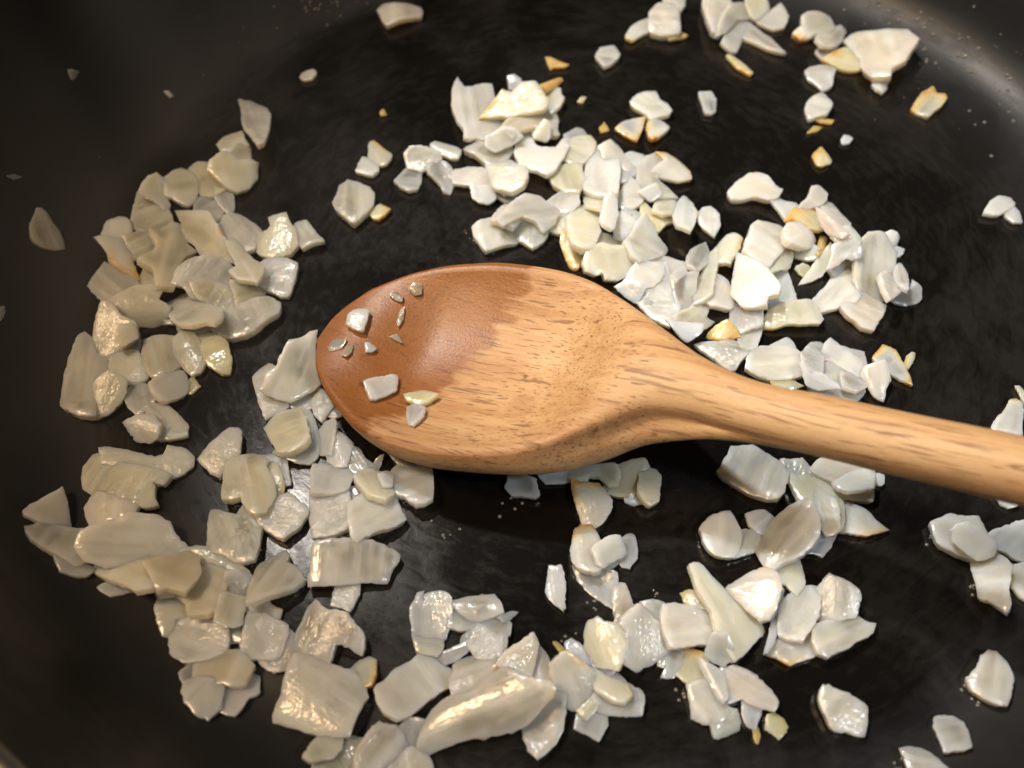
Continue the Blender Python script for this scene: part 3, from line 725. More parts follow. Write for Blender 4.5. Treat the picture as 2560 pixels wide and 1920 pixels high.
20 2 w|bright onion block below left of the horned petal|-22,144 -4,142 12,145 13,152 10,160 0,166 -16,162
20 1 c|yellowish onion chunk right of the horned bright petal|50,122 58,118 67,118* 72,125* 70,132 62,140 54,142 46,138 48,130
20 0 t|grey onion peaks behind the yellowish chunk of the upper heap|46,117 52,114 56,112 60,113 64,118 56,122 50,122
20 3 W|brightest onion block with a ridge in the middle of the upper heap|62,152 66,140 74,126 76,136 80,140 92,138 93,150 91,166 84,170 70,168 62,164
20 1 p|curved pinkish onion piece behind the brightest ridged block|76,128 85,122 92,128 97,137 104,146 100,150 92,140 80,138
20 2 c|wet onion piece between the horned petal and the brightest ridged block|30,150 40,144 50,142 60,143 62,156 58,166 46,166 36,160
20 0 w|small triangular onion piece at the right edge of the upper heap|99,134 103,132 112,135 108,144 105,151 99,152 97,144
20 0 w|curved onion piece under the browned pink petal right of the upper heap|110,146 116,138 124,135 134,140 126,150 124,158 132,164 140,170 130,172 112,170 109,156
20 1 p|browned pink onion petal sticking out to the right of the upper heap|126,134** 134,133** 144,140* 152,150* 153,156* 142,157 130,153 120,150 124,146 133,140
20 1 b|reddish brown onion speck beside the brightest ridged block|92,158** 98,155** 100,160* 95,166**
20 1 p|peach onion chunk below the reddish brown speck|94,166 102,154 108,160 112,168 112,174 104,180 96,180 90,174
20 1 p|narrow pink onion piece right of the brightest ridged block|92,140 100,146 102,152 98,156 92,156
20 0 w|lone five sided onion piece between the upper heap and the top border|72,49 76,42 85,40 88,40 93,47 92,50 86,55 80,58 76,54
20 0 b|forked brown fried onion scrap above the upper heap|29,50** 34,50** 40,53** 49,56** 45,58* 36,58* 33,60*
20 0 y|tiny yellow onion fleck right of the upper heap's top|57,88* 60,84* 64,84* 61,89*
20 0 w|boat shaped onion piece above the two brown rimmed triangles|102,88 108,82 116,80 124,80 128,87 134,90 138,96 136,99 126,102 120,104 114,98 104,92
20 0 w|onion triangle with brown rim, left of the two under the boat shape|91,112** 98,107 108,104* 114,102** 110,114* 107,121** 100,118**
20 0 w|onion triangle with brown rim, right of the two under the boat shape|116,110** 118,104** 124,104 131,107 136,110 134,113 128,118* 121,121** 118,118*
20 0 b|tiny brown crumb left of the brown rimmed triangles|77,111** 80,108** 82,112** 78,113*
20 0 w|lone oval onion bit right of the boat shaped piece|161,80 166,79 172,79 176,86 176,96 172,98 167,97 164,88
20 1 w|pale square onion piece in the small cluster left at the top border|119,14 124,6 128,3 138,4 143,8 144,20 144,28 130,30 120,27 119,20
20 0 w|onion cut by the top border in the left small cluster|130,0* 134,-6 150,-6 149,6 145,11 140,5 132,4
20 0 w|long onion sliver pointing left in the left cluster at the top border|99,32* 104,24 112,19 118,17 120,25 112,29 104,34*
20 0 y|browned onion strip below the left cluster at the top border|127,29 134,30* 142,28** 152,30** 148,33* 136,35*
20 1 w|tall onion slab on the left of the right cluster at the top border|164,4 166,-6 184,-6 190,3 186,10 180,20 178,28 180,31 172,28 168,18 166,10
20 2 w|onion piece in the middle of the right cluster at the top border|180,16 186,6 194,4 203,4 206,14 202,18 192,18 184,28 178,30
20 3 w|oblong onion block hanging below the right cluster at the top border|188,26 192,18 200,18 204,21 198,34 194,45 189,44 181,37 184,30
20 0 p|sharp onion spike pointing right below the right top cluster|204,20 212,26 221,32 230,40 234,44 222,41 210,36 200,32
20 1 c|cream onion piece cut by the top border in the right cluster|204,-4 218,-4 221,8 216,14 210,17 206,14 202,4
20 0 p|round pinkish onion knob on the right of the right top cluster|212,18 221,12 232,4 238,14 234,22 226,24 216,20
20 0 y|lone yellow browned sliver below the right top cluster|185,48* 188,47* 198,54 208,63* 206,65** 194,58*
20 0 p|lone leaf shaped onion piece above the browned pink cluster at right|187,168 194,160 206,151 214,150 221,154 226,162 232,165 229,170 221,172 208,169 197,172 190,172
30 1 w|bent white onion piece left of the big pink fan at top right|29,16 36,12 46,11 53,14 55,20 56,26 48,30 40,30 36,32 29,33** 23,28* 30,24
30 1 w|rounded onion piece under the bent white one by the pink fan|42,34 44,30 56,25 62,24 66,28 62,36 56,40 46,40
30 0 t|wet onion bit beside the cream piece at top right|42,46 46,40 54,38 58,42 54,48 46,50
30 0 y|cream yellow onion piece under the left side of the big pink fan|49,51* 58,46** 68,42 74,46 80,54 82,58 76,61 66,60 56,55
30 1 p|big pinkish white onion fan by the bright wall at top right|66,36 76,30 88,29 104,27 120,27 129,34 124,42 118,52 110,57 106,59 105,66 98,66 90,67 82,60 80,52 72,42
30 0 w|onion stem hanging below the big pink fan|91,66 98,58 106,58 104,70 102,78 98,81 93,78 90,73
30 0 w|quarter round onion bit, upper of the column left of the pink fan's stem|33,63 38,59 46,57 57,60 55,66 54,74 48,77 42,72 36,69
30 0 w|notched onion bit right above the two brown slivers|35,90 40,85 46,81 52,87 54,92 50,98 42,100 36,102 33,96
30 0 b|upper of two brown slivers under the notched onion bit|41,104** 45,102** 57,104** 55,107** 46,106**
30 0 b|lower of two brown slivers under the notched onion bit|34,115** 40,109** 47,110** 42,113**
30 0 w|tiny white round onion dot above the small browned rectangle|63,121 66,117 70,117 73,120 70,124 65,124
30 0 y|small browned onion rectangle alone right of the upper heap|38,134** 46,128** 55,138* 54,141 46,144* 42,142*
30 0 c|rectangular onion piece framed by brown edges near the right wall|124,93** 132,82** 139,77** 143,75** 147,79** 154,79** 155,84** 150,91* 144,95 139,100 132,97 127,95*
21 3 w|glistening wet onion slab on the lower left of the upper heap|2,8 12,0 22,4 30,12 40,18 36,28 28,34 20,26 8,22 -8,30 -14,26 -4,14
21 0 t|grey six sided onion piece below the glistening slab, above the spoon|4,32 10,24 20,24 26,27 30,36 26,42 18,48 12,44 5,40
11 0 w|striped onion piece in bubbling oil, lowest left of the upper heap|188,30 194,26 204,26 216,22 226,30 226,42 220,44 208,48 199,51 192,42 189,36
11 1 t|glassy onion piece above the bubbling striped one|204,24 210,16 216,12 224,14 228,24 222,30 212,26
11 0 w|small onion stub at the lower left edge of the upper heap|187,-4 204,-4 206,5 201,9 194,8 188,4
11 1 w|onion bit left of the glistening wet slab|206,0 221,0 226,8 216,8
21 2 w|onion slab right of the glistening wet slab in the upper heap|30,8 44,0 56,0 58,10 50,18 40,18
21 3 c|smooth cream onion slab above the browned hanging strip|48,22 54,14 66,12 75,15 74,26 76,34 70,48 60,49 52,44 48,32
21 1 y|browned wet onion strip hanging down to the spoon rim|44,36** 50,34** 52,46* 60,50 63,58* 60,62* 55,67** 50,64** 46,54** 43,44*
21 1 c|onion piece left of the smooth cream slab|30,28 40,18 48,20 48,34 44,36 34,34
21 2 c|onion chip behind the top of the smooth cream slab|62,2 76,0 78,8 76,16 64,12
21 3 W|tall white onion wedge right of the smooth cream slab|77,24 80,6 86,0 90,6 91,20 87,32 80,28
21 3 W|white onion flake above the round lump by the spoon|88,32 90,22 98,17 104,22 108,28 104,38 98,40 94,42 88,40
21 2 w|large onion slab pointing right at the lower right of the upper heap|98,42 104,36 108,26 114,20 120,26 126,38 134,48 132,53 122,57 110,60 104,54
21 1 w|onion layer behind the large right pointing slab|94,18 100,14 108,18 119,25 118,31 108,28 104,20
21 2 c|round lumpy onion piece touching the far rim of the spoon|64,68 62,58 66,50 76,46 86,48 98,48 105,54 106,62 100,72 90,77 80,76 78,70 72,72
21 1 c|flat onion piece under the white flake above the round lump|70,48 76,36 88,40 96,44 88,50 78,50
21 1 y|yellowish onion hook right of the large right pointing slab|112,14 113,10 118,15 122,18* 134,19* 139,24 132,28 126,34 120,35 118,28 112,18
21 2 c|rounded onion piece above the yellowish hook|122,16 125,6 128,0 140,6 142,12 138,18 130,20
21 1 w|onion piece with a pinkish right edge at the right end of the upper heap|140,22 143,10 149,4 155,10 159,18* 157,26 154,32 148,29 143,28
21 0 w|lone six sided onion piece right of the upper heap|162,20 166,15 171,14 177,20 178,30 174,36 166,31 162,26
21 0 w|onion piece under the curved piece at the upper heap's right edge|112,0 124,-6 128,2 120,7
21 1 t|grey onion shard, leftmost of the upright shards behind the spoon neck|152,56 156,50 166,47 170,54 166,62 158,68 152,64
21 1 c|onion shard with a yellow stripe, top right of the upright shards|177,48 186,39 192,38 198,41* 196,48* 191,56 188,62 184,61 178,62 176,54
21 2 c|tall greenish onion shard with a brown line behind the spoon neck|164,70 168,56 176,49 177,58 174,74 172,86 166,92 158,96 158,80 160,72
21 3 w|sharp upright onion spike rising behind the spoon's far rim|116,84 124,78 130,64 133,61 137,72 138,90 140,96 144,96 145,100 140,110 136,116 120,108 108,95 112,90
21 1 p|shiny pinkish onion piece left of the sharp upright spike|96,80 108,62 124,62 132,64 128,76 120,82 112,84 104,90
21 1 p|smooth onion petal behind the sharp upright spike|112,60 130,56 142,60 150,62 149,70 138,76 132,68 122,62
21 2 w|rectangular onion shard right of the sharp upright spike|138,74 150,70 160,70 158,86 155,102 145,104 140,92
21 2 w|small pointed onion shard between petal and rectangular shard|138,72 146,66 150,61 150,70 142,76
21 2 w|blue white onion piece touching the far spoon rim left of the spike|90,82 97,78 110,78 114,84 110,92 106,95 98,90
21 1 c|toothed cream onion piece low behind the spoon neck|142,106 154,102 160,92 166,96 168,102 165,110 173,113 164,118 152,118 140,114
21 1 w|lowest onion shard against the spoon neck|136,112 146,114 164,115 162,122 152,128 146,124
21 0 p|smooth onion piece right of the tall greenish shard|160,92 174,72 184,78 190,88 190,99 184,100 172,98 166,94
21 3 W|big white onion blade left of the browned pink cluster|195,53 202,56 214,62 221,68 232,80 230,88 221,90 220,98 200,100 190,90 191,78
21 2 w|wet onion piece forming the foot of the big white blade|190,99 198,96 216,98 216,114 206,118 198,122 188,112
21 1 y|orange brown onion petal below the big white blade|169,125** 176,118* 186,112** 194,120** 196,124** 186,128** 176,127**
21 1 c|cream onion piece right of the orange brown petal|196,126 206,118 216,114 214,122 210,134 204,136 198,134
21 0 t|speckled onion lump below the orange brown petal|161,134 170,132 180,132 190,128 202,134 204,138 196,146 192,152 186,152 176,144
21 1 w|large striped onion slab above the big white blade|201,50 206,32 212,27 221,27 232,29 238,36 236,48 228,56 221,64 216,64 210,58
31 1 w|white onion spike at the upper left of the browned pink cluster|3,7 6,5 14,9 24,11 28,15 20,20 16,24 12,18
31 2 p|onion flap at the top of the browned pink cluster|26,14 34,6 38,-4 44,-5 50,2 49,8 44,12 34,14
31 3 y|wet orange browned onion piece in the browned pink cluster|16,22** 22,16** 36,15** 44,18* 50,24 52,30 44,34 34,32* 26,26* 20,24**
31 3 k|wet bright pink onion piece in the browned pink cluster|42,14 52,20 58,26 64,32 70,36 64,40 52,36 46,28
31 1 p|onion layer along the upper right of the browned pink cluster|48,8 54,10 62,20 70,28 68,32 62,30 54,22 46,14
31 2 c|onion piece at the right shoulder of the browned pink cluster|62,32 70,30 78,38 80,44 72,44 60,42 56,38
31 4 W|bumpy white onion piece in front of the browned pink cluster|14,32 18,26 26,26 35,28 36,36 41,42 38,47 28,48 18,46 13,42
31 1 c|glassy onion piece under the bumpy white one|18,50 28,48 38,46 44,50 42,56 34,58 24,56
31 2 y|thin orange onion strip above the banana shaped piece|43,54** 44,46** 46,38** 50,40** 48,50**
31 2 c|banana shaped onion slice under the browned pink cluster|28,79 34,72 42,60 50,50 54,45 56,50 53,62 46,72 38,76
31 1 y|small yellow onion bud at the lower end of the banana shaped slice|25,66 30,63 36,66 36,70 32,73 28,70
31 2 w|pale onion piece right of the banana shaped slice|56,46 66,42 74,43 80,47 80,56 74,58 66,57 60,62 52,66 56,54
31 1 t|translucent onion tail under the pale piece right of the banana slice|52,66 60,58 66,57 72,65 62,70 56,72
31 1 c|shaded onion slab below left of the bumpy white piece|0,64 12,50 18,48 20,56 18,64 14,66 10,66 2,70 -4,70
31 0 t|grey onion piece behind the big white blade's right corner|2,70 14,65 17,72 20,82 24,96 12,99 0,99 -2,92 8,88 12,82
31 1 t|large grey folded onion sheet at the right of the right heap|76,62 80,44 88,35 98,34 102,36 106,46 110,52 109,66 104,70 96,72 102,84 104,94 100,98 90,94 80,88 76,76
31 2 w|round onion knob on top of the large grey folded sheet|97,46 100,36 106,33 111,35 113,40 111,46 104,47
31 0 t|tiny onion tip right of the large grey folded sheet|109,48 116,50 114,54 109,55
31 2 w|shiny onion piece at the lower right of the folded sheet|95,73 104,70 112,68 118,76 116,84 112,88 106,92 100,84
31 3 w|pointed oval onion flake on the rightmost group of the right heap|110,66 114,63 120,70 121,80 120,86 112,80 109,72
31 1 t|onion piece furthest right in the right heap|106,91 116,88 124,84 126,78 131,83 131,92 128,95 118,97 110,95
31 2 p|flared onion fan below the banana shaped slice|38,94 48,84 58,72 70,66 72,72 76,84 79,90 76,94 62,98 46,102 40,100*
31 0 p|arrow pointed onion slab hanging below the folded sheet|64,99 74,94 80,88 90,94 100,99 96,108 90,118 82,116 76,110 70,106
31 1 c|long low onion bar left of the flared fan|1,104 12,98 24,96 36,95 42,100 46,110 44,113 30,114 16,114 4,117* -4,116*
31 0 w|lobed onion piece near the right border, left half of the pair|186,18 192,8 200,4 208,5 213,10 211,14 206,16 200,20 194,20
31 0 w|lobed onion piece near the right border, right half of the pair|204,18 211,13 217,17 220,26 212,27 206,22
31 1 w|ragged onion scrap on top of the square above the spoon handle|2,134 10,130 16,127 20,130 22,134 16,136 6,136
31 0 w|square onion slab above the spoon handle, left group|-16,140 -6,135 10,134 22,136 27,142 28,158 18,160 4,161 -8,158 -18,152
31 0 y|browned onion edge between the square slab and the handle|4,162** 14,160* 20,164* 26,168 16,172 6,170*
31 2 w|bright slanting onion slab above the middle of the handle|46,144 50,131 54,127 62,133 74,137 82,139 84,148 82,160 76,158 66,152 56,146
31 1 t|grey onion piece left of the bright slanting slab above the handle|30,140 38,131 50,131 47,144 46,156 38,155 31,149
31 0 p|pinkish onion piece below the bright slanting slab|47,150 56,147 64,156 62,164 54,162 47,156
31 1 w|curved onion rim below the grey piece above the handle|30,150 36,156 46,158 54,164 60,168 44,170 34,166
31 0 w|onion slab resting along the far side of the spoon handle|36,166 50,164 62,166 82,166 82,172 76,180 60,178 42,175
31 1 t|onion piece right below the bright slanting slab above the handle|64,157 74,158 82,162 84,168 76,172 66,168
31 1 p|upright peach onion piece right of the bright slanting slab|84,152 92,150 100,147 103,154 104,162 100,170 98,180 92,176 86,166 82,160
31 0 w|pointed onion piece with brown edges right of the upright peach piece|92,144** 96,139** 100,134** 103,135** 108,138** 112,146** 116,152* 122,164** 114,160 106,156 100,148 94,147
31 0 y|small yellow browned curl right of the brown edged point|117,150** 120,142* 124,139 127,140** 125,147 121,153*
11 0 w|large lone six sided onion piece above the spoon tip|68,10 72,2 74,-4 80,-8 88,-6 97,-2 101,2 100,9 96,16 84,26 76,20 70,14
11 0 y|small browned onion crumb beside the large lone six sided piece|99,20 103,14 107,10* 116,15** 112,20* 106,24** 101,23*
11 s t|translucent onion chunk lying in the spoon near its tip|80,106* 84,103 90,101 98,102 95,112 92,120 84,118 78,114
11 s c|tiny pale crumb in the spoon bowl|94,131 97,130 104,135 100,138 95,138
12 s p|pinkish white onion rectangle lying in the spoon bowl|93,-2 102,-5 111,-6 116,-8 122,-7 121,6 112,10 104,13 99,13 96,6
12 s y|yellow streaked onion shred in the spoon right of the pinkish rectangle|128,10 136,8 144,6 152,8 158,10* 150,15 142,18 130,14
12 s t|torn glassy onion bit at the lower end inside the spoon|130,20 136,18 146,20 145,26 142,30 136,36 131,34
11 s g|flat see-through onion skin at the left end of the spoon bowl|62,134 66,128 78,127 74,134 64,137
11 s g|small see-through onion skin below the translucent chunk in the spoon|74,140 80,133 84,132 82,138 78,142
11 s g|wet see-through scrap near the far rim inside the spoon|115,89 120,86 127,90 126,95 120,93
11 s g|rounded see-through scrap furthest up inside the spoon|132,84 136,79 143,80 143,88 137,89
11 s g|narrow see-through strip in the middle of the dark stain in the spoon|122,112 125,102 128,100 127,110 123,116
11 s g|glinting see-through scrap at the centre left of the spoon bowl|116,125 122,123 126,130 121,128
"""

# ------------------------------------------------------------------ onions
TONE = {  # base colour, glassiness
    'w': ((0.900, 0.870, 0.785), 0.86), 'W': ((0.920, 0.895, 0.820), 0.50),
    'c': ((0.895, 0.830, 0.650), 0.78), 'p': ((0.895, 0.805, 0.715), 0.78),
    'o': ((0.890, 0.785, 0.620), 0.66), 't': ((0.870, 0.850, 0.770), 1.05),
    'y': ((0.860, 0.740, 0.470), 0.66), 'b': ((0.560, 0.320, 0.120), 0.0),
    'k': ((0.860, 0.660, 0.585), 0.66), 'g': ((0.640, 0.400, 0.250), 0.30)}
RES = 0.0004
GX0, GY0, GNX, GNY = -0.20, -0.01, 1000, 860
gx = GX0 + RES * np.arange(GNX); gy = GY0 + RES * np.arange(GNY)
GX, GY = np.meshgrid(gx, gy)
HF = pan_z(GX, GY)                                  # what lies in the pan so far
FX = np.gradient(HF, RES, axis=1); FY = np.gradient(HF, RES, axis=0)
HS = np.full_like(HF, np.nan)                        # the hollow of the spoon

def spoon_height():
    """height of the spoon's upper side and of its underside over the grid"""
    top = np.full_like(HF, -1.0); bot = np.full_like(HF, 9.0)
    for i in range(len(stations) - 1):
        for k in range(NR):
            q = [SPM @ Vector(verts[i * NR + k]), SPM @ Vector(verts[i * NR + (k + 1) % NR]), SPM @ Vector(verts[(i + 1) * NR + k])]
            n = max(1, int(max((q[1] - q[0]).length, (q[2] - q[0]).length) / RES) + 1)
            for a in range(n + 1):
                for b2 in range(n + 1):
                    p = q[0] + (q[1] - q[0]) * (a / n) + (q[2] - q[0]) * (b2 / n)
                    ix = int(round((p.x - GX0) / RES)); iy = int(round((p.y - GY0) / RES))
                    if 0 <= ix < GNX and 0 <= iy < GNY:
                        if p.z > top[iy, ix]: top[iy, ix] = p.z
                        if p.z < bot[iy, ix]: bot[iy, ix] = p.z
    return top, bot
S_TOP, S_BOT = spoon_height()

def cells(poly):
    x0, y0 = poly.min(0); x1, y1 = poly.max(0)
    i0 = max(0, int((x0 - GX0) / RES)); i1 = min(GNX, int((x1 - GX0) / RES) + 2)
    j0 = max(0, int((y0 - GY0) / RES)); j1 = min(GNY, int((y1 - GY0) / RES) + 2)
    if i1 <= i0 or j1 <= j0: return None
    xs, ys = GX[j0:j1, i0:i1], GY[j0:j1, i0:i1]
    ins = np.zeros(xs.shape, bool)
    n = len(poly)
    for k in range(n):
        xa, ya = poly[k]; xb, yb = poly[(k + 1) % n]
        c = (ya > ys) != (yb > ys)
        with np.errstate(divide='ignore', invalid='ignore'):
            ins ^= c & (xs < (xb - xa) * (ys - ya) / (yb - ya + 1e-18) + xa)
    jj, ii = np.nonzero(ins)
    return jj + j0, ii + i0

def parse():
    out = []
    for line in TABLE.strip().splitlines():
        if line.startswith('#') or not line.strip(): continue
        head, label, pts = line.split('|')
        tile, lay, tone = head.split()
        c, r = int(tile[0]), int(tile[1])
        P, B = [], []
        for q in pts.split():
            n = q.count('*'); x, y = q.rstrip('*').split(',')
            P.append((c * 640 + float(x) * 2.8933, r * 480 + float(y) * 2.8933)); B.append((0, 0.48, 0.80)[n])
        out.append(dict(label=label, lay=9 if lay == 's' else int(lay), tone=tone, P=np.array(P), B=B))
    return out

def poly_area(q):
    x, y = q[:, 0], q[:, 1]
    return 0.5 * float(np.sum(x * np.roll(y, -1) - np.roll(x, -1) * y))

def refine(Q, B, step, rng, jit):
    """cut the outline into short pieces, soften its corners a little and roughen it"""
    pts, br = [], []
    n = len(Q)
    for k in range(n):
        a, b2 = Q[k], Q[(k + 1) % n]
        pa, pb = Q[k - 1], Q[(k + 2) % n]
        m = max(1, int(math.ceil(np.linalg.norm(b2 - a) / step)))
        for i in range(m):
            t = i / m
            lin = a + (b2 - a) * t
            cr = 0.5 * ((2 * a) + (-pa + b2) * t + (2 * pa - 5 * a + 4 * b2 - pb) * t * t + (-pa + 3 * a - 3 * b2 + pb) * t ** 3)
            p = lin * 0.85 + cr * 0.15
            pts.append(p); br.append(B[k] + (B[(k + 1) % n] - B[k]) * t)
    pts = np.array(pts); br = np.array(br)
    sm = 0.95 * pts + 0.025 * np.roll(pts, 1, 0) + 0.025 * np.roll(pts, -1, 0)
    return sm + rng.normal(0, jit, sm.shape), br

def inset(Q, d):
    e = np.roll(Q, -1, 0) - Q
    ln = np.linalg.norm(e, axis=1, keepdims=True) + 1e-12
    nn = np.stack([-e[:, 1], e[:, 0]], 1) / ln            # inward for a counter-clockwise outline
    vn = nn + np.roll(nn, 1, 0)
    vn /= np.linalg.norm(vn, axis=1, keepdims=True) + 1e-9
    vn /= np.maximum(0.45, np.sum(vn * nn, axis=1, keepdims=True))     # keep corners sharp
    return Q + vn * d

def wall_hit(px, py):
    d = rays([(px, py)])[0]
    k = np.linspace(0.08, 0.42, 3400)
    x, y, z = d[0] * k, d[1] * k, CAM_H + d[2] * k
    hit = np.nonzero(z <= pan_z(x, y))[0]
    return (float(x[hit[0]]), float(y[hit[0]])) if len(hit) else None

def build_piece(it, idx):
    rng = np.random.default_rng(1000 + idx)
    tone = it['tone']; P = it['P']; lay = it['lay']
    # thickness from size
    q0 = on_plane(P, 0, 0, 0.004)[:, :2]
    A = abs(poly_area(q0))
    per = float(np.sum(np.linalg.norm(np.roll(q0, -1, 0) - q0, axis=1)))
    slim = 2 * A / per                                     # half of the typical width
    t = min(0.0025, max(0.0005, 0.42 * slim + 0.0004)) * rng.uniform(0.75, 1.2)
    if tone == 'g': t = 0.00035
    in_spoon = lay == 9
    H = S_TOP if in_spoon else HF
    a = b_ = 0.0
    c = 0.016 if in_spoon else 0.0
    cl = None
    for itn in range(5):
        V = on_plane(P, a, b_, c + 0.75 * t)
        cl = cells(V[:, :2])
        if cl is None or len(cl[0]) < 3: break
        jj, ii = cl
        xs, ys = gx[ii], gy[jj]
        hs = H[jj, ii]
        if in_spoon:
            ok = hs > -0.5
            if ok.sum() < 3: break
            xs, ys, hs = xs[ok], ys[ok], hs[ok]
        mx, my = xs.mean(), ys.mean()
        M = np.stack([xs - mx, ys - my, np.ones_like(xs)], 1)
        sol = np.linalg.lstsq(M.T @ M + np.diag([1e-7 * len(xs), 1e-7 * len(xs), 0]), M.T @ hs, rcond=None)[0]
        wall = float(np.hypot(FX[jj, ii].mean(), FY[jj, ii].mean())) if not in_spoon else 0
        lim = max(0.50, wall * 1.1)
        g = math.hypot(sol[0], sol[1])
        k = min(1.0, lim / g) if g > 1e-9 else 1
        na, nb = sol[0] * k, sol[1] * k
        if itn > 1: na, nb = 0.5 * (a + na), 0.5 * (b_ + nb)
        a, b_ = na, nb
        if itn == 4 and lay < 9:                           # nothing in a heap lies quite level
            tl = (0.05, 0.20, 0.25, 0.27, 0.27)[min(lay, 4)]
            a += rng.normal(0, tl); b_ += rng.normal(0, tl)
            g = math.hypot(a, b_)
            if g > lim * 1.15: a, b_ = a * lim * 1.15 / g, b_ * lim * 1.15 / g
        res = hs - a * xs - b_ * ys
        c = float(np.quantile(res, 0.93 if itn < 4 else 0.86)) + 0.00012
    if lay == 0:                                           # on the rising wall: lie flat against it
        h = wall_hit(*P.mean(0))
        rr = math.hypot(h[0] - PCX, h[1] - PCY) if h else 0
        if rr > R0 + 0.006:
            sl = float((np.interp(rr + 5e-4, PR, PZ) - np.interp(rr - 5e-4, PR, PZ)) / 1e-3)
            a, b_ = sl * (h[0] - PCX) / rr, sl * (h[1] - PCY) / rr
            c = float(pan_z(*h)) - a * h[0] - b_ * h[1] + 0.0001
    V = on_plane(P, a, b_, c + 0.75 * t)
    # keep under the spoon what lies under the spoon
    if not in_spoon and cl is not None and len(cl[0]):
        cl2 = cells(V[:, :2])
        jj, ii = cl2 if cl2 is not None else ((), ())
        if len(jj):
            sb = S_BOT[jj, ii]
            und = sb < 1
            if und.any():
                low = float(np.min(sb[und] - (a * gx[ii][und] + b_ * gy[jj][und] + c + t)))
                if low < 0: it['clash'] = low
            HF[jj, ii] = np.maximum(HF[jj, ii], a * gx[ii] + b_ * gy[jj] + c + t)
    n = Vector((-a, -b_, 1)).normalized()
    cen = Vector(V.mean(0)) - n * (0.75 * t)
    # grain axis = long direction of the piece
    D = V - V.mean(0)
    w, vec = np.linalg.eigh(D.T @ D)
    gxv = Vector(vec[:, 2]); gxv = (gxv - n * gxv.dot(n)).normalized()
    if rng.random() < 0.3: gxv = n.cross(gxv)
    gyv = n.cross(gxv)
    Q = np.array([((Vector(q) - cen).dot(gxv), (Vector(q) - cen).dot(gyv)) for q in V])
    B = list(it['B'])
    if poly_area(Q) < 0:
        Q = Q[::-1]; B = B[::-1]
    size = math.sqrt(A)
    step = max(0.00045, min(0.0011, size / 9))
    Q, br = refine(Q, B, step, rng, min(0.00006, step * 0.09))
    bev = min(0.17 * t, 0.2 * slim)
    Q = inset(Q, -it['grow'])
    Qt = inset(Q, bev * 1.15); Qb = inset(Q, bev * 0.6)
    # inner points
    x0, y0 = Q.min(0); x1, y1 = Q.max(0)
    st = max(0.0009, size / 8)
    inner = []
    yy = y0
    row = 0
    while yy < y1:
        xx = x0 + (st / 2 if row % 2 else 0)
        while xx < x1:
            inner.append((xx + rng.normal(0, st * .12), yy + rng.normal(0, st * .12))); xx += st
        yy += st * 0.87; row += 1
    inner = np.array(inner) if inner else np.zeros((0, 2))
    if len(inner):
        ins = np.zeros(len(inner), bool); dmin = np.full(len(inner), 9.0)
        for k in range(len(Qt)):
            pa, pb = Qt[k], Qt[(k + 1) % len(Qt)]
            cnd = (pa[1] > inner[:, 1]) != (pb[1] > inner[:, 1])
            with np.errstate(divide='ignore', invalid='ignore'):
                ins ^= cnd & (inner[:, 0] < (pb[0] - pa[0]) * (inner[:, 1] - pa[1]) / (pb[1] - pa[1] + 1e-18) + pa[0])
            e = pb - pa; tt = np.clip(((inner - pa) @ e) / (e @ e + 1e-18), 0, 1)
            dmin = np.minimum(dmin, np.linalg.norm(inner - pa - tt[:, None] * e, axis=1))
        inner = inner[ins & (dmin > st * 0.45)]
    pts = [Vector(p) for p in Qt] + [Vector(p) for p in inner]
    m = len(Qt)
    vo, eo, fo, ov, oe, of = delaunay_2d_cdt(pts, [(k, (k + 1) % m) for k in range(m)], [], 1, 1e-7)
    # curl: onion layers are bent about the grain axis
    curl = rng.uniform(0.0, 1.0) ** 1.2 * min(0.0028, 0.21 * size) * (1 if rng.random() < 0.75 else -0.6)
    wy = max(abs(Q[:, 1]).max(), 1e-4)
    ph = rng.uniform(0, 50)
    wx = max(abs(Q[:, 0]).max(), 1e-4)
    twist = rng.normal(0, 0.25) * min(0.0012, 0.10 * size)
    def zc(x, y):
        z = curl * (1 - (y / wy) ** 2) - 0.5 * max(curl, 0) + twist * x * y / (wy * wx)
        z += 0.05 * t * mnoise.noise(Vector((x * 330 + ph, y * 330, ph))) + 0.02 * t * mnoise.noise(Vector((x * 900, y * 900 + ph, ph)))
        return z
    vs_, brn = [], []
    def brown_at(x, y):
        d2 = (Q[:, 0] - x) ** 2 + (Q[:, 1] - y) ** 2
        w_ = 1 / (d2 + 1e-9) ** 1.5
        near = math.sqrt(float(d2.min()))
        val = float((w_ * br).sum() / w_.sum())
        return val * math.exp(-near / (0.45 * size + 1e-6) * (1.4 if tone not in 'yb' else 0.6))
    top_i = []
    for p in vo:
        top_i.append(len(vs_)); vs_.append((p.x, p.y, t + zc(p.x, p.y))); brn.append(brown_at(p.x, p.y))
    # map outline ring -> cdt vertices
    ring_t = [None] * m
    for vi, src in enumerate(ov):
        for s_ in src:
            if s_ < m: ring_t[s_] = vi
    good = [k for k in range(m) if ring_t[k] is not None]
    fs = [tuple(f) for f in fo]
    r1, r2 = [], []
    for k in good:
        x, y = Q[k]
        slant = rng.normal(0, 0.03 * t)
        r1.append(len(vs_)); vs_.append((x + slant, y + slant, 0.90 * t + zc(x, y))); brn.append(float(br[k]))
    for k in good:
        x, y = Qb[k]
        r2.append(len(vs_)); vs_.append((x, y, 0.08 * t + zc(x, y) * 0.9)); brn.append(float(br[k]))
    L = len(good)
    for k in range(L):
        k2 = (k + 1) % L
        ta, tb = ring_t[good[k]], ring_t[good[k2]]
        if ta != tb: fs.append((r1[k], r1[k2], tb, ta))
        fs.append((r2[k], r2[k2], r1[k2], r1[k]))
    Qd = inset(Q, bev * 1.4)
    base0 = len(vs_)
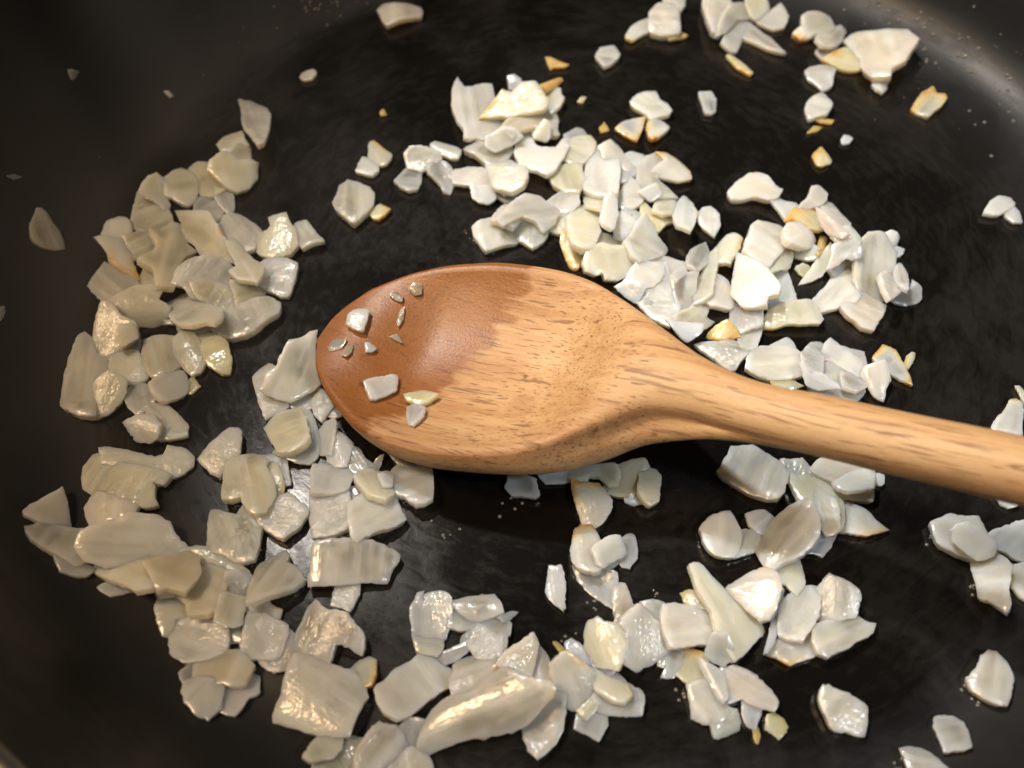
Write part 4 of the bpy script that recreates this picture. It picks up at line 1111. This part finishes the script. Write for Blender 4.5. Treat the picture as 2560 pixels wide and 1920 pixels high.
    for vi, p in enumerate(vo):
        vs_.append((p.x, p.y, zc(p.x, p.y) * 0.9)); brn.append(brn[vi])
    for f in fo: fs.append(tuple(base0 + q for q in reversed(f)))
    for k in range(L):
        k2 = (k + 1) % L
        ta, tb = ring_t[good[k]], ring_t[good[k2]]
        if ta != tb: fs.append((base0 + ta, base0 + tb, r2[k2], r2[k]))
    name = "browned_onion_piece" if tone in 'yb' else "onion_piece"
    o = mesh_obj(name, vs_, fs, M_ONION, sharp=32)
    at = o.data.attributes.new("brown", 'FLOAT', 'POINT')
    at.data.foreach_set("value", [max(0.0, v_ if tone != 'b' else max(v_, 0.55)) for v_ in brn][:len(o.data.vertices)])
    ed = o.data.attributes.new("edge", 'FLOAT', 'POINT')
    ev = []
    for (x, y, z) in vs_:
        d = math.sqrt(float(((Q[:, 0] - x) ** 2 + (Q[:, 1] - y) ** 2).min()))
        ev.append(math.exp(-d / 0.0007))
    ed.data.foreach_set("value", ev[:len(o.data.vertices)])
    rot = Matrix((gxv, gyv, n)).transposed().to_4x4()
    o.matrix_world = Matrix.Translation(cen) @ rot
    base, gl = TONE[tone]
    j = rng.normal(0, 0.006, 3) + rng.normal(0, 0.028)
    o.color = tuple(max(0.02, min(0.93, base[k] + j[k])) for k in range(3)) + (max(0.0, 0.88 * gl * rng.uniform(0.65, 1.2)),)
    grp = "onion pieces lying in the bowl of the spoon" if in_spoon else ("browned onion bits in the pan" if tone in 'yb' else "chopped onion pieces frying in the pan")
    tag(o, it['label'], "onion", grp)
    it['z'] = c
    return o

ITEMS = parse()
# pieces in a heap reach under their neighbours a little further than what shows
BB = [(i['P'].min(0) - 14, i['P'].max(0) + 14) for i in ITEMS]
for k, it in enumerate(ITEMS):
    near_n = sum(1 for q in range(len(ITEMS)) if q != k and (BB[k][0] < BB[q][1]).all() and (BB[q][0] < BB[k][1]).all())
    it['grow'] = 0.00014 if near_n < 3 or it['lay'] == 9 else (0.00060, 0.00050, 0.00034, 0.00026, 0.0002)[it['lay']]
order = sorted(range(len(ITEMS)), key=lambda k: ITEMS[k]['lay'])
for k in order:
    build_piece(ITEMS[k], k)
cl_ = [(round(i['clash'] * 1000, 1), i['label']) for i in ITEMS if i.get('clash', 0) < -0.001]
print("pieces", len(ITEMS), "max base height mm", round(max(i['z'] for i in ITEMS if i['lay'] < 9) * 1000, 1), "spoon clashes", len(cl_), sorted(cl_)[:6])

# ------------------------------------------------------------------ oil drops
def dome_cloud(name, spots, label):
    V_, F_ = [], []
    for (x, y, r, fl_) in spots:
        z = float(pan_z(x, y))
        rr = math.hypot(x - PCX, y - PCY)
        i = int(np.searchsorted(PR, rr)); i = max(1, min(i, len(PR) - 1))
        sl = (PZ[i] - PZ[i - 1]) / (PR[i] - PR[i - 1] + 1e-9)
        nx, ny = -(x - PCX) / rr * sl, -(y - PCY) / rr * sl
        n = Vector((nx, ny, 1)).normalized()
        t1 = n.orthogonal().normalized(); t2 = n.cross(t1)
        b0 = len(V_)
        seg = 10
        c = Vector((x, y, z))
        rings = [(1.0, 0.0), (0.90, 0.45), (0.62, 0.80)]
        for (cr, ch) in rings:
            for k in range(seg):
                a = 2 * math.pi * k / seg
                V_.append(c + (t1 * math.cos(a) + t2 * math.sin(a)) * (r * cr) + n * (r * fl_ * ch + 0.00003))
        V_.append(c + n * (r * fl_ + 0.00003))
        for q in range(2):
            for k in range(seg):
                F_.append((b0 + q * seg + k, b0 + q * seg + (k + 1) % seg, b0 + (q + 1) * seg + (k + 1) % seg, b0 + (q + 1) * seg + k))
        for k in range(seg):
            F_.append((b0 + 2 * seg + k, b0 + 2 * seg + (k + 1) % seg, b0 + 3 * seg))
    o = mesh_obj(name, V_, F_, M_OIL)
    return tag(o, label, "oil", kind="stuff")

rnd = random.Random(5)
px_spots = []
TR = [(66, 9), (85, 6), (104, 10), (95, 2), (135, 21), (135, 24), (123, 26), (116, 56), (135, 43), (137, 52), (170, 49), (167, 49), (171, 48), (178, 49), (182, 42), (172, 61), (170, 63),
      (183, 53), (185, 51), (207, 65), (209, 68), (200, 78), (187, 106), (200, 90), (212, 105), (165, 30), (201, 30), (130, 17), (84, 21), (97, 18), (105, 21), (113, 18), (131, 35),
      (143, 30), (165, 34), (173, 33), (131, 55), (145, 55), (122, 39), (175, 62), (164, 48), (141, 17), (116, 14), (110, 8), (132, 11), (160, 53), (180, 44), (207, 78), (214, 88),
      (174, 96), (179, 108), (208, 97), (193, 135), (178, 6), (96, 6), (86, 5), (137, 54), (136, 41)]
for (x, y) in TR: px_spots.append((1920 + x * 2.893, y * 2.893, rnd.uniform(0.00030, 0.00062)))
TL = [(43, 7), (47, 5), (47, 2), (51, 8), (62, 10), (56, 4), (71, 5), (73, 14), (80, 6), (87, 2), (18, 25), (62, 22), (35, 29), (44, 10), (70, 2), (40, 0), (96, 3), (16, 6), (66, 3), (54, 8)]
for (x, y) in TL: px_spots.append((640 + x * 2.893, y * 2.893, rnd.uniform(0.00026, 0.00052)))
for (x, y) in [(172, 15), (211, 24), (206, 37), (213, 41), (190, 44), (176, 65), (86, 136), (130, 52)]: px_spots.append((x * 2.893, y * 2.893, rnd.uniform(0.0002, 0.0003)))
# froth and spatter beside the wettest pieces
for (cx_, cy_, n_, sp_) in [(1190, 600, 9, 16), (1222, 622, 6, 10), (1292, 1250, 14, 20), (2420, 1716, 8, 14), (2440, 1745, 6, 12), (1716, 1740, 7, 12), (1765, 1800, 6, 10),
                            (2335, 1345, 5, 10), (2434, 1465, 6, 10), (2255, 1905, 8, 14), (1430, 1600, 5, 12), (960, 1100, 6, 12), (1100, 1330, 5, 14), (1630, 1480, 4, 10), (1490, 1508, 6, 10)]:
    for q in range(n_):
        px_spots.append((cx_ + rnd.gauss(0, sp_), cy_ + rnd.gauss(0, sp_), rnd.uniform(0.00012, 0.00045)))
for k in range(50):
    px_spots.append((rnd.gauss(2380, 120), rnd.gauss(170, 75) , rnd.uniform(0.00010, 0.00024)))
drops = []
for (px, py, r) in px_spots:
    h = wall_hit(px, py)
    if h: drops.append((h[0], h[1], r, rnd.uniform(0.55, 0.85)))
dome_cloud("oil_droplets", drops, "tiny oil droplets spattered over the pan wall and floor")

# ------------------------------------------------------------------ steam rising on the left
def steam():
    m = bpy.data.materials.new("thin_steam"); m.use_nodes = True
    nt = m.node_tree; nt.nodes.clear(); N = NT(nt)
    out = N.n("ShaderNodeOutputMaterial")
    vol = N.n("ShaderNodeVolumePrincipled")
    vol.inputs["Color"].default_value = (0.93, 0.95, 1.0, 1)
    vol.inputs["Anisotropy"].default_value = 0.2
    tc = N.n("ShaderNodeTexCoord").outputs["Generated"]
    # fade to nothing at the faces of the box
    sep = N.n("ShaderNodeSeparateXYZ"); N.l(tc, sep.inputs[0])
    fade = 1.0
    for k in range(3):
        a = sep.outputs[k]
        f_ = N.math('MULTIPLY', N.math('MULTIPLY', a, N.math('SUBTRACT', 1.0, a)), 4.0)
        fade = N.math('MULTIPLY', f_, fade)
    obj = N.n("ShaderNodeTexCoord").outputs["Object"]
    wisps = N.ramp(N.noise(obj, 17, 2, 0.5, 0.8), [(0.45, 0.0), (0.72, 1.0)])
    N.l(N.math('MULTIPLY', N.math('MULTIPLY', wisps, fade), 3.4), vol.inputs["Density"])
    N.l(vol.outputs[0], out.inputs["Volume"])
    x0, x1, y0, y1, z0, z1 = -0.128, -0.020, 0.03, 0.25, 0.030, 0.120
    V_ = [(x, y, z) for z in (z0, z1) for y in (y0, y1) for x in (x0, x1)]
    cx, cy, cz = (x0 + x1) / 2, (y0 + y1) / 2, z0
    V_ = [(x - cx, y - cy, z - cz) for (x, y, z) in V_]
    F_ = [(0, 2, 3, 1), (4, 5, 7, 6), (0, 1, 5, 4), (2, 6, 7, 3), (0, 4, 6, 2), (1, 3, 7, 5)]
    o = mesh_obj("steam", V_, F_, m, loc=(cx, cy, cz), smooth=False)
    tag(o, "faint steam drifting up over the left side of the pan", "steam", kind="stuff")
steam()
